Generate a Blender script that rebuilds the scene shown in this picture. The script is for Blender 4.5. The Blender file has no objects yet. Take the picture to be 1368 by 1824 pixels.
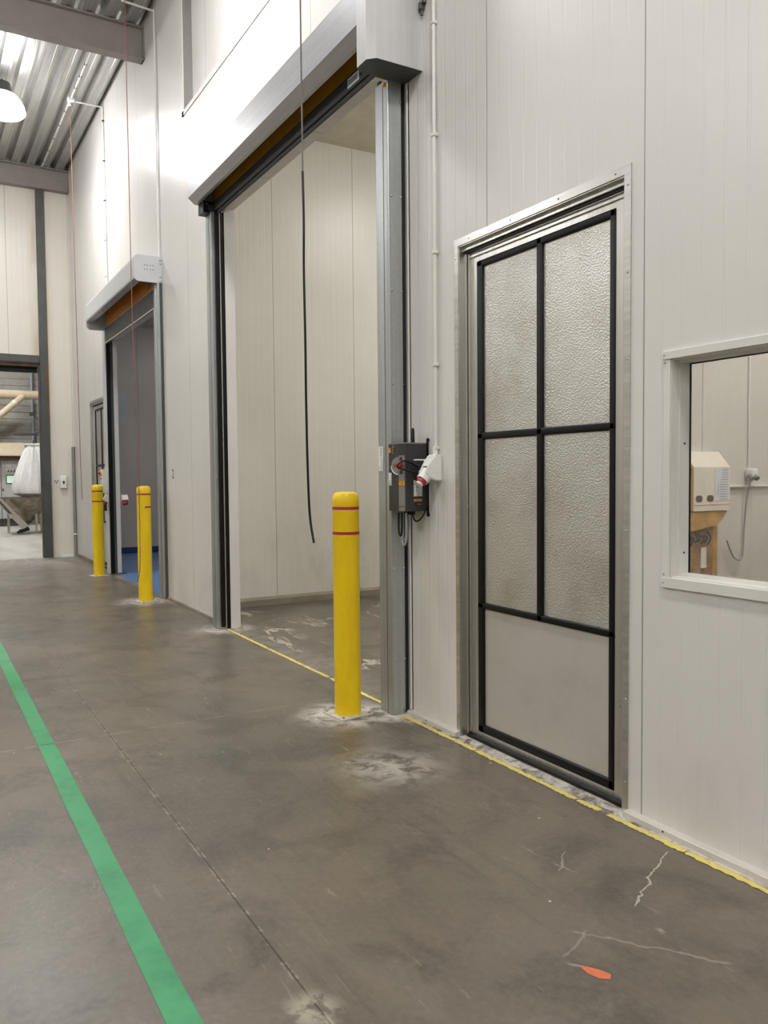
import bpy, bmesh, math, random
from mathutils import Vector, Matrix
random.seed(7)
C = bpy.context.scene.collection
PI = math.pi

# ------------------------------------------------------------------ materials
def lin(c):
    c = c / 255.0
    return c / 12.92 if c <= 0.04045 else ((c + 0.055) / 1.055) ** 2.4

def rgb(r, g, b):
    return (lin(r), lin(g), lin(b), 1.0)

class NT:
    """small node-tree builder"""
    def __init__(self, name):
        self.m = bpy.data.materials.new(name)
        self.m.use_nodes = True
        self.t = self.m.node_tree
        self.t.nodes.clear()
        self.out = self.t.nodes.new('ShaderNodeOutputMaterial')
        self.b = self.t.nodes.new('ShaderNodeBsdfPrincipled')
        self.t.links.new(self.b.outputs[0], self.out.inputs[0])
        self._co = None

    def node(self, typ, **kw):
        n = self.t.nodes.new(typ)
        for k, v in kw.items():
            setattr(n, k, v)
        return n

    def put(self, sock, v):
        if isinstance(v, bpy.types.NodeSocket):
            self.t.links.new(v, sock)
        elif v is not None:
            sock.default_value = v

    def co(self):
        if self._co is None:
            self._co = self.node('ShaderNodeTexCoord').outputs['Object']
        return self._co

    def xyz(self):
        s = self.node('ShaderNodeSeparateXYZ')
        self.put(s.inputs[0], self.co())
        return s.outputs

    def M(self, op, a, b=None, c=None, clamp=False):
        n = self.node('ShaderNodeMath', operation=op, use_clamp=clamp)
        self.put(n.inputs[0], a)
        if b is not None: self.put(n.inputs[1], b)
        if c is not None: self.put(n.inputs[2], c)
        return n.outputs[0]

    def ramp(self, v, lo, hi, a=0.0, b=1.0):
        n = self.node('ShaderNodeMapRange', clamp=True)
        n.interpolation_type = 'SMOOTHSTEP'
        self.put(n.inputs[0], v)
        for i, q in enumerate((lo, hi, a, b)):
            n.inputs[i + 1].default_value = q
        return n.outputs[0]

    def noise(self, scale, detail=4, rough=0.55, vec=None, dist=0.0, stretch=None):
        n = self.node('ShaderNodeTexNoise')
        v = vec if vec is not None else self.co()
        if stretch:
            mp = self.node('ShaderNodeMapping')
            self.put(mp.inputs[0], v)
            mp.inputs['Scale'].default_value = stretch[:3]
            if len(stretch) > 3:
                mp.inputs['Rotation'].default_value = (0, 0, stretch[3])
            v = mp.outputs[0]
        self.put(n.inputs['Vector'], v)
        n.inputs['Scale'].default_value = scale
        n.inputs['Detail'].default_value = detail
        n.inputs['Roughness'].default_value = rough
        n.inputs['Distortion'].default_value = dist
        return n.outputs['Fac']

    def mix(self, f, a, b):
        n = self.node('ShaderNodeMix', data_type='RGBA')
        self.put(n.inputs[0], f)
        self.put(n.inputs[6], a)
        self.put(n.inputs[7], b)
        return n.outputs[2]

    def bump(self, h, strength=0.3, dist=0.01):
        n = self.node('ShaderNodeBump')
        n.inputs['Strength'].default_value = strength
        n.inputs['Distance'].default_value = dist
        self.put(n.inputs['Height'], h)
        self.put(self.b.inputs['Normal'], n.outputs[0])

    def set(self, col=None, rough=None, metal=None, **kw):
        if col is not None: self.put(self.b.inputs['Base Color'], col)
        if rough is not None: self.put(self.b.inputs['Roughness'], rough)
        if metal is not None: self.put(self.b.inputs['Metallic'], metal)
        for k, v in kw.items():
            self.put(self.b.inputs[k.replace('_', ' ')], v)
        return self.m

def plain(name, c, rough=0.5, metal=0.0, var=0.06, scale=6, bump=0.0, bscale=80, **kw):
    t = NT(name)
    col = rgb(*c)
    n = t.noise(scale, 4)
    dark = tuple(x * (1 - var) for x in col[:3]) + (1,)
    lite = tuple(min(1, x * (1 + var)) for x in col[:3]) + (1,)
    t.set(t.mix(t.ramp(n, 0.3, 0.7), dark, lite), rough, metal, **kw)
    if bump:
        t.bump(t.noise(bscale, 2), bump, 0.004)
    return t.m

def panel_mat(name, axis, module, off, c, rib=0.1, dirty=0.0, rough=0.34, ribd=0.35, stain=None):
    """white sandwich panel sheet: joint every `module`, shallow micro-ribs between"""
    t = NT(name)
    o = t.xyz()
    u = o[axis]
    f = t.M('FRACT', t.M('DIVIDE', t.M('SUBTRACT', u, off), module))
    d = t.M('MULTIPLY', t.M('ABSOLUTE', t.M('SUBTRACT', f, 0.5)), module)   # = module/2 at the joint
    joint = t.ramp(d, module / 2 - 0.0045, module / 2 - 0.0015)
    rf = t.M('FRACT', t.M('DIVIDE', t.M('SUBTRACT', u, off), rib))
    rd = t.M('ABSOLUTE', t.M('SUBTRACT', rf, 0.5))
    ribh = t.ramp(rd, 0.40, 0.46)
    base = rgb(*c)
    n1 = t.noise(0.9, 3)
    col = t.mix(t.ramp(n1, 0.35, 0.7), base, tuple(x * 0.95 for x in base[:3]) + (1,))
    if dirty:
        z = o[2]
        n2 = t.noise(2.2, 5, 0.65, stretch=(1.0, 1.0, 0.45))
        low = t.M('MULTIPLY', t.ramp(z, 1.7, 0.0), t.ramp(n2, 0.42, 0.72))
        col = t.mix(t.M('MULTIPLY', low, dirty), col, rgb(150, 138, 112))
    if stain:
        ax, s0, s1, sc = stain
        sn = t.noise(3.0, 4, 0.6, stretch=(1, 1, 0.25))
        m = t.M('MULTIPLY', t.ramp(t.M('ABSOLUTE', t.M('SUBTRACT', o[ax], s0)), s1, 0.06), t.ramp(sn, 0.3, 0.7))
        col = t.mix(t.M('MULTIPLY', m, 0.55), col, rgb(*sc))
    col = t.mix(t.M('MULTIPLY', joint, 0.62), col, rgb(80, 76, 70))
    t.set(col, rough, 0.0)
    t.put(t.b.inputs['Specular IOR Level'], 0.5)
    wob = t.noise(1.3, 2, 0.4, stretch=(1, 1, 0.3))
    h = t.M('ADD', t.M('MULTIPLY', ribh, -0.35), t.M('MULTIPLY', joint, -1.0))
    h = t.M('ADD', h, t.M('MULTIPLY', wob, 0.25))
    t.bump(h, ribd, 0.006)
    return t.m

MAT = {}
MAT['panel_main'] = panel_mat('panel_main', 0, 1.078, -2.434, (222, 219, 215), rib=0.098, dirty=0.15, ribd=0.5)
MAT['panel_far'] = panel_mat('panel_far', 1, 1.078, -0.02, (222, 218, 207), rib=0.098, dirty=0.15, stain=(1, -0.54, 0.24, (176, 146, 100)))
MAT['panel_room'] = panel_mat('panel_room', 1, 1.053, 0.98, (222, 219, 209), rib=0.081, dirty=0.35)
MAT['panel_dark'] = panel_mat('panel_dark', 1, 1.08, 1.245, (204, 198, 190), rib=0.1, dirty=0.0)
MAT['panel_plain'] = panel_mat('panel_plain', 0, 1.1, 0.3, (214, 210, 200), rib=0.1, dirty=0.2)
MAT['panel_win'] = panel_mat('panel_win', 1, 1.08, 2.462, (214, 209, 199), rib=0.1, dirty=0.35)
MAT['room_ceiling'] = plain('room_ceiling', (205, 198, 178), 0.5)
MAT['white_trim'] = plain('white_trim', (222, 219, 213), 0.35, var=0.03)
MAT['skirting'] = plain('skirting', (198, 193, 184), 0.5, var=0.05)
MAT['pvc'] = plain('pvc', (226, 224, 220), 0.35, var=0.03)
MAT['white_plastic'] = plain('white_plastic', (232, 231, 226), 0.3, var=0.02)
MAT['beam'] = plain('beam_paint', (150, 143, 138), 0.55, var=0.06, scale=3)
MAT['galv_post'] = None

def brushed(name, c, rough, metal, axis=2, amt=0.12, spangle=0.0):
    t = NT(name)
    st = [40, 40, 40]; st[axis] = 0.6
    n = t.noise(1.0, 4, 0.6, stretch=tuple(st))
    n2 = t.noise(2.2, 4, 0.6)
    base = rgb(*c)
    a = tuple(x * (1 - amt) for x in base[:3]) + (1,)
    b = tuple(min(1, x * (1 + amt)) for x in base[:3]) + (1,)
    col = t.mix(t.ramp(n, 0.3, 0.7), a, b)
    col = t.mix(t.M('MULTIPLY', t.ramp(n2, 0.45, 0.75), 0.25), col, tuple(x * 0.72 for x in base[:3]) + (1,))
    r = t.M('ADD', t.M('MULTIPLY', n2, 0.2), rough - 0.1)
    if spangle:
        v = t.node('ShaderNodeTexVoronoi')
        t.put(v.inputs['Vector'], t.co()); v.inputs['Scale'].default_value = 45
        s = t.node('ShaderNodeSeparateColor'); t.put(s.inputs[0], v.outputs['Color'])
        col = t.mix(t.M('MULTIPLY', s.outputs[0], spangle), col, tuple(x * 0.75 for x in base[:3]) + (1,))
    t.set(col, r, metal)
    return t.m

MAT['galv_post'] = brushed('galvanised_sheet', (184, 188, 188), 0.38, 0.85, 2, 0.08, 0.25)
MAT['galv_housing'] = brushed('galvanised_housing', (200, 201, 204), 0.36, 0.6, 0, 0.07, 0.15)
MAT['motor_sheet'] = brushed('motor_sheet', (202, 201, 201), 0.42, 0.35, 2, 0.03)
MAT['alu'] = brushed('aluminium', (205, 203, 199), 0.3, 0.95, 2, 0.1)
MAT['alu_h'] = brushed('aluminium_rail', (205, 203, 199), 0.3, 0.95, 0, 0.1)
MAT['steel'] = brushed('stainless', (190, 186, 176), 0.35, 0.9, 2, 0.12)
MAT['housing_white'] = plain('housing_white', (198, 200, 202), 0.38, 0.1, var=0.02)
MAT['deck'] = brushed('steel_deck', (200, 200, 198), 0.34, 0.8, 0, 0.1)
MAT['black_rubber'] = plain('black_rubber', (9, 10, 10), 0.42, var=0.1)
MAT['black_rubber'].node_tree.nodes['Principled BSDF'].inputs['Specular IOR Level'].default_value = 0.3
MAT['dark_bar'] = plain('dark_bar', (48, 48, 50), 0.5, var=0.1)
MAT['dark_steel'] = plain('dark_steel', (74, 75, 73), 0.5, 0.1, var=0.15, scale=2)
MAT['charcoal'] = plain('charcoal_plastic', (52, 51, 52), 0.5, var=0.04)
MAT['silver_strip'] = plain('silver_strip', (135, 132, 128), 0.45, 0.2, var=0.03)
MAT['orange_cloth'] = plain('orange_curtain', (206, 152, 28), 0.55, var=0.05)
MAT['orange_cloth2'] = plain('amber_curtain', (205, 130, 38), 0.5, var=0.06)
MAT['yellow'] = None
MAT['red'] = plain('red_stripe', (176, 42, 26), 0.4, var=0.08)
MAT['red_plastic'] = plain('red_plastic', (164, 32, 34), 0.35, var=0.04)
MAT['orange_label'] = plain('orange_label', (226, 150, 40), 0.5, var=0.05)
MAT['orange_paint'] = plain('orange_paint', (206, 112, 70), 0.6, var=0.1, scale=30)
MAT['grey_cable'] = plain('grey_cable', (160, 158, 155), 0.5)
MAT['red_cord'] = plain('red_cord', (138, 86, 76), 0.7)
MAT['steel_wire'] = plain('steel_wire', (120, 116, 112), 0.4, 0.4)
MAT['beige_pipe'] = plain('beige_pipe', (214, 200, 174), 0.5, var=0.04)
MAT['blue_pipe'] = plain('blue_pipe', (158, 166, 182), 0.45)
MAT['cabinet'] = plain('cabinet_grey', (190, 192, 187), 0.45, var=0.03)
MAT['bag'] = None
MAT['wood'] = plain('plywood', (186, 148, 92), 0.55, var=0.25, scale=5)
MAT['cream'] = plain('cream_board', (230, 222, 206), 0.5, var=0.04)
MAT['hole'] = plain('dark_recess', (96, 84, 68), 0.8)
MAT['screw'] = plain('screw_zinc', (190, 188, 184), 0.3, 0.8)
MAT['rust'] = plain('brown_steel', (92, 72, 52), 0.7, var=0.3)
MAT['blue_floor'] = plain('blue_resin_floor', (92, 122, 172), 0.35, var=0.12, scale=1.5)
MAT['blue_base'] = plain('blue_coving', (40, 62, 110), 0.4)
MAT['grey_plinth'] = plain('grey_plinth', (140, 132, 116), 0.6, var=0.15, scale=4)
MAT['light_plastic'] = plain('pale_grey_panel', (196, 200, 206), 0.3)
MAT['ink'] = plain('ink', (52, 50, 48), 0.7)
MAT['blue_ink'] = plain('blue_ink', (88, 122, 150), 0.6)

# yellow bollard sleeve: a little scuffed
t = NT('yellow_sleeve')
n = t.noise(5, 5, 0.6, stretch=(1, 1, 0.35))
col = t.mix(t.ramp(n, 0.35, 0.75), rgb(250, 214, 20), rgb(234, 194, 16))
t.set(col, 0.36, 0.0)
t.bump(t.noise(25, 2), 0.08, 0.003)
MAT['yellow'] = t.m

# galvanised white dusty plate
MAT['plate'] = plain('dusty_plate', (196, 190, 176), 0.6, var=0.15, scale=20)

# embossed (stucco) aluminium and smooth aluminium for the door leaf
t = NT('stucco_aluminium')
v = t.node('ShaderNodeTexVoronoi', feature='SMOOTH_F1')
t.put(v.inputs['Vector'], t.co()); v.inputs['Scale'].default_value = 150
n = t.noise(120, 2, 0.5)
n2 = t.noise(2.5, 5, 0.6)
t.set(t.mix(t.ramp(n2, 0.4, 0.75), rgb(218, 216, 212), rgb(196, 191, 182)), 0.33, 0.85)
t.bump(t.M('ADD', t.M('MULTIPLY', v.outputs['Distance'], 1.0), t.M('MULTIPLY', n, 0.6)), 0.8, 0.0026)
MAT['stucco'] = t.m
t = NT('smooth_aluminium')
n2 = t.noise(2.5, 5, 0.6)
t.set(t.mix(t.ramp(n2, 0.4, 0.75), rgb(206, 202, 196), rgb(194, 190, 182)), 0.5, 0.55)
MAT['smooth_alu'] = t.m

# woven white big bag
t = NT('woven_bag')
o = t.xyz()
w = t.noise(7, 4, 0.6, stretch=(3, 3, 0.5))
t.set(t.mix(t.ramp(w, 0.3, 0.7), rgb(248, 248, 249), rgb(236, 236, 237)), 0.5, 0.0)
t.bump(w, 0.5, 0.03)
MAT['bag'] = t.m

# hopper steel with product stains
t = NT('hopper_steel')
n = t.noise(4, 5, 0.65)
t.set(t.mix(t.ramp(n, 0.35, 0.7), rgb(170, 162, 148), rgb(122, 112, 98)), 0.45, 0.7)
MAT['hopper'] = t.m

# wooden stand smeared with product
t = NT('smeared_board')
n = t.noise(9, 6, 0.7)
n2 = t.noise(26, 3, 0.6, dist=1.5)
col = t.mix(t.ramp(n, 0.35, 0.65), rgb(176, 138, 98), rgb(140, 112, 90))
col = t.mix(t.ramp(n2, 0.6, 0.7), col, rgb(92, 80, 72))
col = t.mix(t.ramp(t.noise(14, 4, 0.6), 0.66, 0.72), col, rgb(226, 214, 196))
t.set(col, 0.6)
MAT['smeared'] = t.m

# paper / label with lines of print
def print_mat(name, paper, ink, pitch, axis=2, fill=0.5, scale=60):
    t = NT(name)
    o = t.xyz()
    f = t.M('FRACT', t.M('DIVIDE', o[axis], pitch))
    row = t.M('GREATER_THAN', f, 0.55)
    n = t.noise(scale, 1, 0.5, stretch=(1, 1, 0.15) if axis == 2 else (1, 0.15, 1))
    word = t.M('GREATER_THAN', n, fill)
    t.set(t.mix(t.M('MULTIPLY', t.M('MULTIPLY', row, word), 0.75), rgb(*paper), rgb(*ink)), 0.5)
    return t.m
MAT['print_white'] = print_mat('printed_label', (226, 226, 222), (60, 60, 64), 0.011)
MAT['print_paper'] = print_mat('printed_sheet', (222, 221, 222), (150, 150, 172), 0.018, fill=0.5, scale=25)
MAT['print_dark'] = print_mat('dark_label', (36, 40, 42), (150, 152, 150), 0.011, fill=0.55)
MAT['print_amber'] = print_mat('amber_label', (224, 156, 40), (80, 54, 20), 0.012, fill=0.5)

# window pane
t = NT('window_glass')
t.set((1, 1, 1, 1), 0.02, 0.0)
t.put(t.b.inputs['Transmission Weight'], 1.0)
t.put(t.b.inputs['IOR'], 1.45)
MAT['glass'] = t.m

def emis(name, c, s):
    t = NT(name)
    t.set((0.8, 0.8, 0.8, 1), 0.4)
    t.put(t.b.inputs['Emission Color'], c)
    t.put(t.b.inputs['Emission Strength'], s)
    return t.m
LAMP = 160.0
MAT['lens'] = emis('lamp_lens', (1.0, 0.99, 0.985, 1), LAMP)
MAT['tube'] = emis('room_tube', (0.99, 0.985, 0.98, 1), 84.0)
MAT['tube_win'] = emis('booth_tube', (0.99, 0.985, 0.98, 1), 98.0)
MAT['tube_fill'] = emis('store_fill', (1.0, 0.98, 0.94, 1), 52.0)  # emission of the fill lamp added in the dark room
MAT['tube_far'] = emis('far_hall_lens', (1.0, 0.98, 0.95, 1), 270.0)
MAT['glare_shell'] = emis('lamp_glare', (1.0, 0.99, 0.985, 1), 14.0)  # weaker glow for the shell that imitates lamp glare
MAT['screen'] = emis('green_screen', (0.16, 0.5, 0.28, 1), 0.7)

# ---- concrete floor
t = NT('concrete_floor')
o = t.xyz()
X, Y = o[0], o[1]
def seg(t, ax, ay, bx, by, w, wob, wscale, soft=0.5):
    dx, dy = bx - ax, by - ay
    L = math.hypot(dx, dy); dx /= L; dy /= L
    px = t.M('SUBTRACT', X, ax); py = t.M('SUBTRACT', Y, ay)
    u = t.M('ADD', t.M('MULTIPLY', px, dx), t.M('MULTIPLY', py, dy))
    vv = t.M('SUBTRACT', t.M('MULTIPLY', py, dx), t.M('MULTIPLY', px, dy))
    nz = t.M('MULTIPLY', t.M('SUBTRACT', t.noise(wscale, 3, 0.6), 0.5), wob)
    d = t.M('ABSOLUTE', t.M('ADD', vv, nz))
    inside = t.M('MULTIPLY', t.ramp(u, 0.0, 0.03), t.ramp(u, L, L - 0.03))
    return t.M('MULTIPLY', t.ramp(d, w, w * soft), inside)
big = t.noise(0.55, 4, 0.6)
mid = t.noise(2.4, 6, 0.65, dist=0.6)
fine = t.noise(38, 4, 0.65)
col = t.mix(t.ramp(big, 0.35, 0.66), rgb(108, 98, 84), rgb(92, 87, 77))
col = t.mix(t.M('MULTIPLY', t.ramp(mid, 0.45, 0.66), 0.75), col, rgb(73, 68, 60))
col = t.mix(t.M('MULTIPLY', t.ramp(t.noise(1.5, 6, 0.75, dist=0.8), 0.52, 0.68), 0.55), col, rgb(120, 110, 97))
col = t.mix(t.M('MULTIPLY', t.ramp(fine, 0.35, 0.75), 0.22), col, rgb(136, 128, 115))
# tyre streaks, mostly along the hall
st = t.noise(3.0, 5, 0.7, stretch=(0.25, 2.4, 1, 0.25))
col = t.mix(t.M('MULTIPLY', t.ramp(st, 0.54, 0.72), 0.45), col, rgb(72, 66, 59))
st2 = t.noise(5.0, 6, 0.75, stretch=(0.5, 3.5, 1, -0.5))
col = t.mix(t.M('MULTIPLY', t.ramp(st2, 0.60, 0.74), 0.5), col, rgb(184, 176, 162))
# white dust along the wall foot and by the near bollard / guide post
def blob(cx, cy, r0, r1):
    d = t.M('SQRT', t.M('ADD', t.M('POWER', t.M('SUBTRACT', X, cx), 2.0), t.M('POWER', t.M('SUBTRACT', Y, cy), 2.0)))
    return t.ramp(d, r1, r0)
dn = t.noise(9, 6, 0.7, dist=0.5)
near = t.M('ADD', blob(-4.5, -0.36, 0.10, 0.40), blob(-4.3, -0.05, 0.05, 0.3), clamp=True)
near = t.M('ADD', near, t.M('MULTIPLY', blob(-7.7, -0.05, 0.1, 0.4), 0.8), clamp=True)
near = t.M('ADD', near, t.M('MULTIPLY', blob(-9.95, -0.28, 0.1, 0.5), 0.8), clamp=True)
near = t.M('ADD', near, t.M('MULTIPLY', blob(-3.55, -0.6, 0.0, 0.4), 0.6), clamp=True)
near = t.M('ADD', near, t.M('MULTIPLY', t.ramp(X, -14.0, -16.2), 0.55), clamp=True)
dust = t.M('MULTIPLY', near, t.ramp(dn, 0.36, 0.58))
strip = t.M('MULTIPLY', t.M('MULTIPLY', t.ramp(Y, -0.09, -0.045), t.ramp(Y, 0.4, 0.1)), t.M('LESS_THAN', X, -1.0))
strip = t.M('MULTIPLY', strip, t.ramp(dn, 0.36, 0.58))
strip = t.M('MULTIPLY', strip, t.M('ADD', t.M('MULTIPLY', t.M('GREATER_THAN', X, -4.4), 0.9), 0.15))
col = t.mix(t.M('MULTIPLY', t.M('MAXIMUM', dust, strip), 0.85), col, rgb(214, 208, 198))
# scraped scratches inside the loading bay
sc = t.noise(1.3, 3, 0.5, stretch=(0.7, 2.2, 1, 0.6), dist=0.9)
band = t.M('MULTIPLY', t.ramp(t.M('ABSOLUTE', t.M('SUBTRACT', sc, 0.5)), 0.026, 0.006), t.M('GREATER_THAN', Y, 0.12))
band = t.M('MULTIPLY', band, t.ramp(t.noise(1.1, 3, 0.6), 0.50, 0.62))
col = t.mix(t.M('MULTIPLY', band, 0.8), col, rgb(196, 188, 174))
# crumbs
vo = t.node('ShaderNodeTexVoronoi')
t.put(vo.inputs['Vector'], t.co()); vo.inputs['Scale'].default_value = 9.0
cc = t.node('ShaderNodeSeparateColor'); t.put(cc.inputs[0], vo.outputs['Color'])
crumb = t.M('MULTIPLY', t.M('LESS_THAN', vo.outputs['Distance'], t.M('MULTIPLY', cc.outputs[1], 0.062)), t.M('GREATER_THAN', cc.outputs[0], 0.50))
col = t.mix(t.M('MULTIPLY', crumb, 0.85), col, rgb(216, 210, 198))
ws = t.noise(1.1, 7, 0.72, stretch=(1.0, 1.6, 1, 0.5), dist=2.2)
wl = t.M('MULTIPLY', t.ramp(t.M('ABSOLUTE', t.M('SUBTRACT', ws, 0.5)), 0.010, 0.0), t.ramp(t.noise(0.8, 3, 0.6), 0.5, 0.68))
col = t.mix(t.M('MULTIPLY', wl, 0.45), col, rgb(178, 170, 156))
# sawn joints
def jline(d, w):
    return t.ramp(d, w, w * 0.5)
dj = t.M('ABSOLUTE', t.M('SUBTRACT', Y, -1.735))
chip = t.M('MULTIPLY', t.ramp(dj, 0.016, 0.003), t.ramp(t.noise(14, 4, 0.7), 0.50, 0.62))
col = t.mix(t.M('MULTIPLY', chip, 0.7), col, rgb(178, 168, 150))
col = t.mix(t.M('MULTIPLY', jline(dj, 0.0045), 0.8), col, rgb(48, 43, 37))
dk = t.M('ABSOLUTE', t.M('SUBTRACT', X, -4.87))
col = t.mix(t.M('MULTIPLY', jline(dk, 0.004), t.ramp(t.noise(8, 3), 0.35, 0.6)), col, rgb(170, 160, 144))
# chipped patch beside the long joint (bottom of the view)
pn = t.M('MULTIPLY', blob(-2.03, -1.752, 0.03, 0.11), t.ramp(t.noise(16, 4, 0.6), 0.4, 0.55))
col = t.mix(t.M('MULTIPLY', pn, 0.8), col, rgb(170, 162, 144))
# crack running out from the wall, and scratches
ck = seg(t, -2.19, -0.13, -1.955, -0.57, 0.006, 0.10, 9.0)
col = t.mix(t.M('MULTIPLY', ck, 0.8), col, rgb(196, 188, 172))
ck2 = seg(t, -2.195, -0.13, -1.96, -0.57, 0.004, 0.10, 9.0)
col = t.mix(t.M('MULTIPLY', ck2, 0.6), col, rgb(60, 54, 46))
for (a, b, w, s) in (((-1.96, -0.86), (-1.56, -0.55), 0.008, 0.32), ((-1.93, -0.80), (-1.84, -0.98), 0.008, 0.3),
                     ((-1.84, -0.985), (-1.77, -0.95), 0.012, 0.4), ((-2.39, -0.47), (-2.27, -0.62), 0.006, 0.5), ((-2.36, -0.60), (-2.22, -0.56), 0.006, 0.4),
                     ((-3.75, -0.78), (-3.68, -0.72), 0.008, 0.6), ((-1.83, -0.61), (-1.78, -0.615), 0.014, 0.6)):
    col = t.mix(t.M('MULTIPLY', seg(t, a[0], a[1], b[0], b[1], w, 0.07, 9.0, 0.1), s), col, rgb(190, 182, 166))
rough = t.M('ADD', t.M('MULTIPLY', mid, 0.14), 0.285)
rough = t.M('ADD', rough, t.M('MULTIPLY', dust, 0.25))
t.set(col, rough, 0.0)
t.put(t.b.inputs['Specular IOR Level'], 0.5)
t.bump(t.M('ADD', t.M('MULTIPLY', fine, 0.5), t.M('MULTIPLY', jline(dj, 0.0045), -2.0)), 0.10, 0.004)
MAT['floor'] = t.m
t = NT('dusty_floor')
n = t.noise(1.2, 5, 0.65, stretch=(0.5, 1.5, 1))
t.set(t.mix(t.ramp(n, 0.35, 0.7), rgb(206, 204, 198), rgb(182, 179, 172)), 0.5)
MAT['dusty_floor'] = t.m

t = NT('green_line_paint')
n = t.noise(3.5, 5, 0.65)
o2 = t.xyz()
col = t.mix(t.ramp(n, 0.4, 0.72), rgb(54, 150, 96), rgb(40, 128, 80))
wear = t.noise(40, 5, 0.75)
col = t.mix(t.M('MULTIPLY', t.ramp(wear, 0.62, 0.70), 0.45), col, rgb(108, 116, 96))
col = t.mix(t.ramp(t.M('ABSOLUTE', t.M('SUBTRACT', o2[0], -4.87)), 0.009, 0.004), col, rgb(40, 72, 52))
t.set(col, 0.42)
MAT['green'] = t.m
t = NT('yellow_tape')
n = t.noise(18, 5, 0.7)
tc = t.mix(t.ramp(n, 0.42, 0.68), rgb(224, 204, 98), rgb(204, 190, 126))
worn = t.M('MULTIPLY', t.ramp(t.noise(30, 5, 0.7), 0.56, 0.66), t.M('GREATER_THAN', t.xyz()[0], -4.35))
t.set(t.mix(t.M('MULTIPLY', worn, 0.7), tc, rgb(172, 160, 128)), 0.5)
MAT['tape'] = t.m
t = NT('horizontal_cladding')
o = t.xyz()
f = t.M('FRACT', t.M('DIVIDE', o[2], 0.22))
n = t.noise(2, 4)
t.set(t.mix(t.ramp(n, 0.3, 0.7), rgb(172, 170, 164), rgb(150, 147, 140)), 0.5)
t.bump(t.ramp(t.M('ABSOLUTE', t.M('SUBTRACT', f, 0.5)), 0.30, 0.40), 0.8, 0.03)
MAT['cladding'] = t.m

# ------------------------------------------------------------------ mesh helpers
def BM():
    return bmesh.new()

def box(bm, a, b, bev=0.0, segs=2):
    lo = [min(a[i], b[i]) for i in range(3)]; hi = [max(a[i], b[i]) for i in range(3)]
    vs = [bm.verts.new((x, y, z)) for x in (lo[0], hi[0]) for y in (lo[1], hi[1]) for z in (lo[2], hi[2])]
    fs = [(0, 1, 3, 2), (4, 6, 7, 5), (0, 4, 5, 1), (2, 3, 7, 6), (0, 2, 6, 4), (1, 5, 7, 3)]
    faces = [bm.faces.new([vs[i] for i in f]) for f in fs]
    if bev:
        es = list({e for f in faces for e in f.edges})
        bmesh.ops.bevel(bm, geom=es, offset=bev, segments=segs, affect='EDGES', profile=0.5)
    return bm

def frame_of(d):
    d = Vector(d).normalized()
    up = Vector((0, 0, 1)) if abs(d.z) < 0.95 else Vector((1, 0, 0))
    r = d.cross(up).normalized()
    return r, r.cross(d).normalized()

def tube(bm, pts, r, seg=10, cap=True, rads=None):
    pts = [Vector(p) for p in pts]
    rings = []
    pr = None
    for i, p in enumerate(pts):
        d = (pts[min(i + 1, len(pts) - 1)] - pts[max(i - 1, 0)]).normalized()
        if pr is None:
            a, b = frame_of(d)
        else:
            a = (pr - d * pr.dot(d)).normalized(); b = a.cross(d).normalized()
        pr = a
        rr = rads[i] if rads else r
        rings.append([bm.verts.new(p + (a * math.cos(q) + b * math.sin(q)) * rr)
                      for q in [2 * PI * k / seg for k in range(seg)]])
    for u, v in zip(rings, rings[1:]):
        for k in range(seg):
            bm.faces.new((u[k], u[(k + 1) % seg], v[(k + 1) % seg], v[k]))
    if cap:
        bm.faces.new(list(reversed(rings[0]))); bm.faces.new(rings[-1])
    return bm

def smooth_path(pts, n=8):
    pts = [Vector(p) for p in pts]
    q = [pts[0]] + pts + [pts[-1]]
    out = []
    for i in range(1, len(q) - 2):
        p0, p1, p2, p3 = q[i - 1:i + 3]
        for k in range(n):
            s = k / n
            out.append(0.5 * ((2 * p1) + (p2 - p0) * s + (2 * p0 - 5 * p1 + 4 * p2 - p3) * s * s + (3 * p1 - p0 - 3 * p2 + p3) * s ** 3))
    out.append(pts[-1])
    return out

def lathe(bm, prof, c=(0, 0, 0), seg=40, a0=0.0, a1=2 * PI, caps=True):
    full = abs(a1 - a0 - 2 * PI) < 1e-6
    n = seg if full else seg + 1
    rings = []
    for r, z in prof:
        rings.append([bm.verts.new((c[0] + r * math.cos(a0 + (a1 - a0) * k / seg), c[1] + r * math.sin(a0 + (a1 - a0) * k / seg), c[2] + z)) for k in range(n)])
    for u, v in zip(rings, rings[1:]):
        for k in range(seg):
            k2 = (k + 1) % n
            bm.faces.new((u[k], u[k2], v[k2], v[k]))
    if full and caps:
        if prof[0][0] > 1e-4: bm.faces.new(list(reversed(rings[0])))
        if prof[-1][0] > 1e-4: bm.faces.new(rings[-1])
    return bm

def prism(bm, prof, axis, a, b):
    """extrude a 2-D outline (in the two other axes, in order) from a to b along axis"""
    def mk(p, t):
        if axis == 0: return (t, p[0], p[1])
        if axis == 1: return (p[0], t, p[1])
        return (p[0], p[1], t)
    u = [bm.verts.new(mk(p, a)) for p in prof]
    v = [bm.verts.new(mk(p, b)) for p in prof]
    n = len(prof)
    for k in range(n):
        bm.faces.new((u[k], u[(k + 1) % n], v[(k + 1) % n], v[k]))
    bm.faces.new(list(reversed(u))); bm.faces.new(v)
    return bm

def round_rect(x0, z0, x1, z1, r, n=5):
    out = []
    for cx, cz, a in ((x1 - r, z1 - r, 0), (x0 + r, z1 - r, 90), (x0 + r, z0 + r, 180), (x1 - r, z0 + r, 270)):
        for k in range(n + 1):
            q = math.radians(a + 90 * k / n)
            out.append((cx + r * math.cos(q), cz + r * math.sin(q)))
    return out

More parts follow.
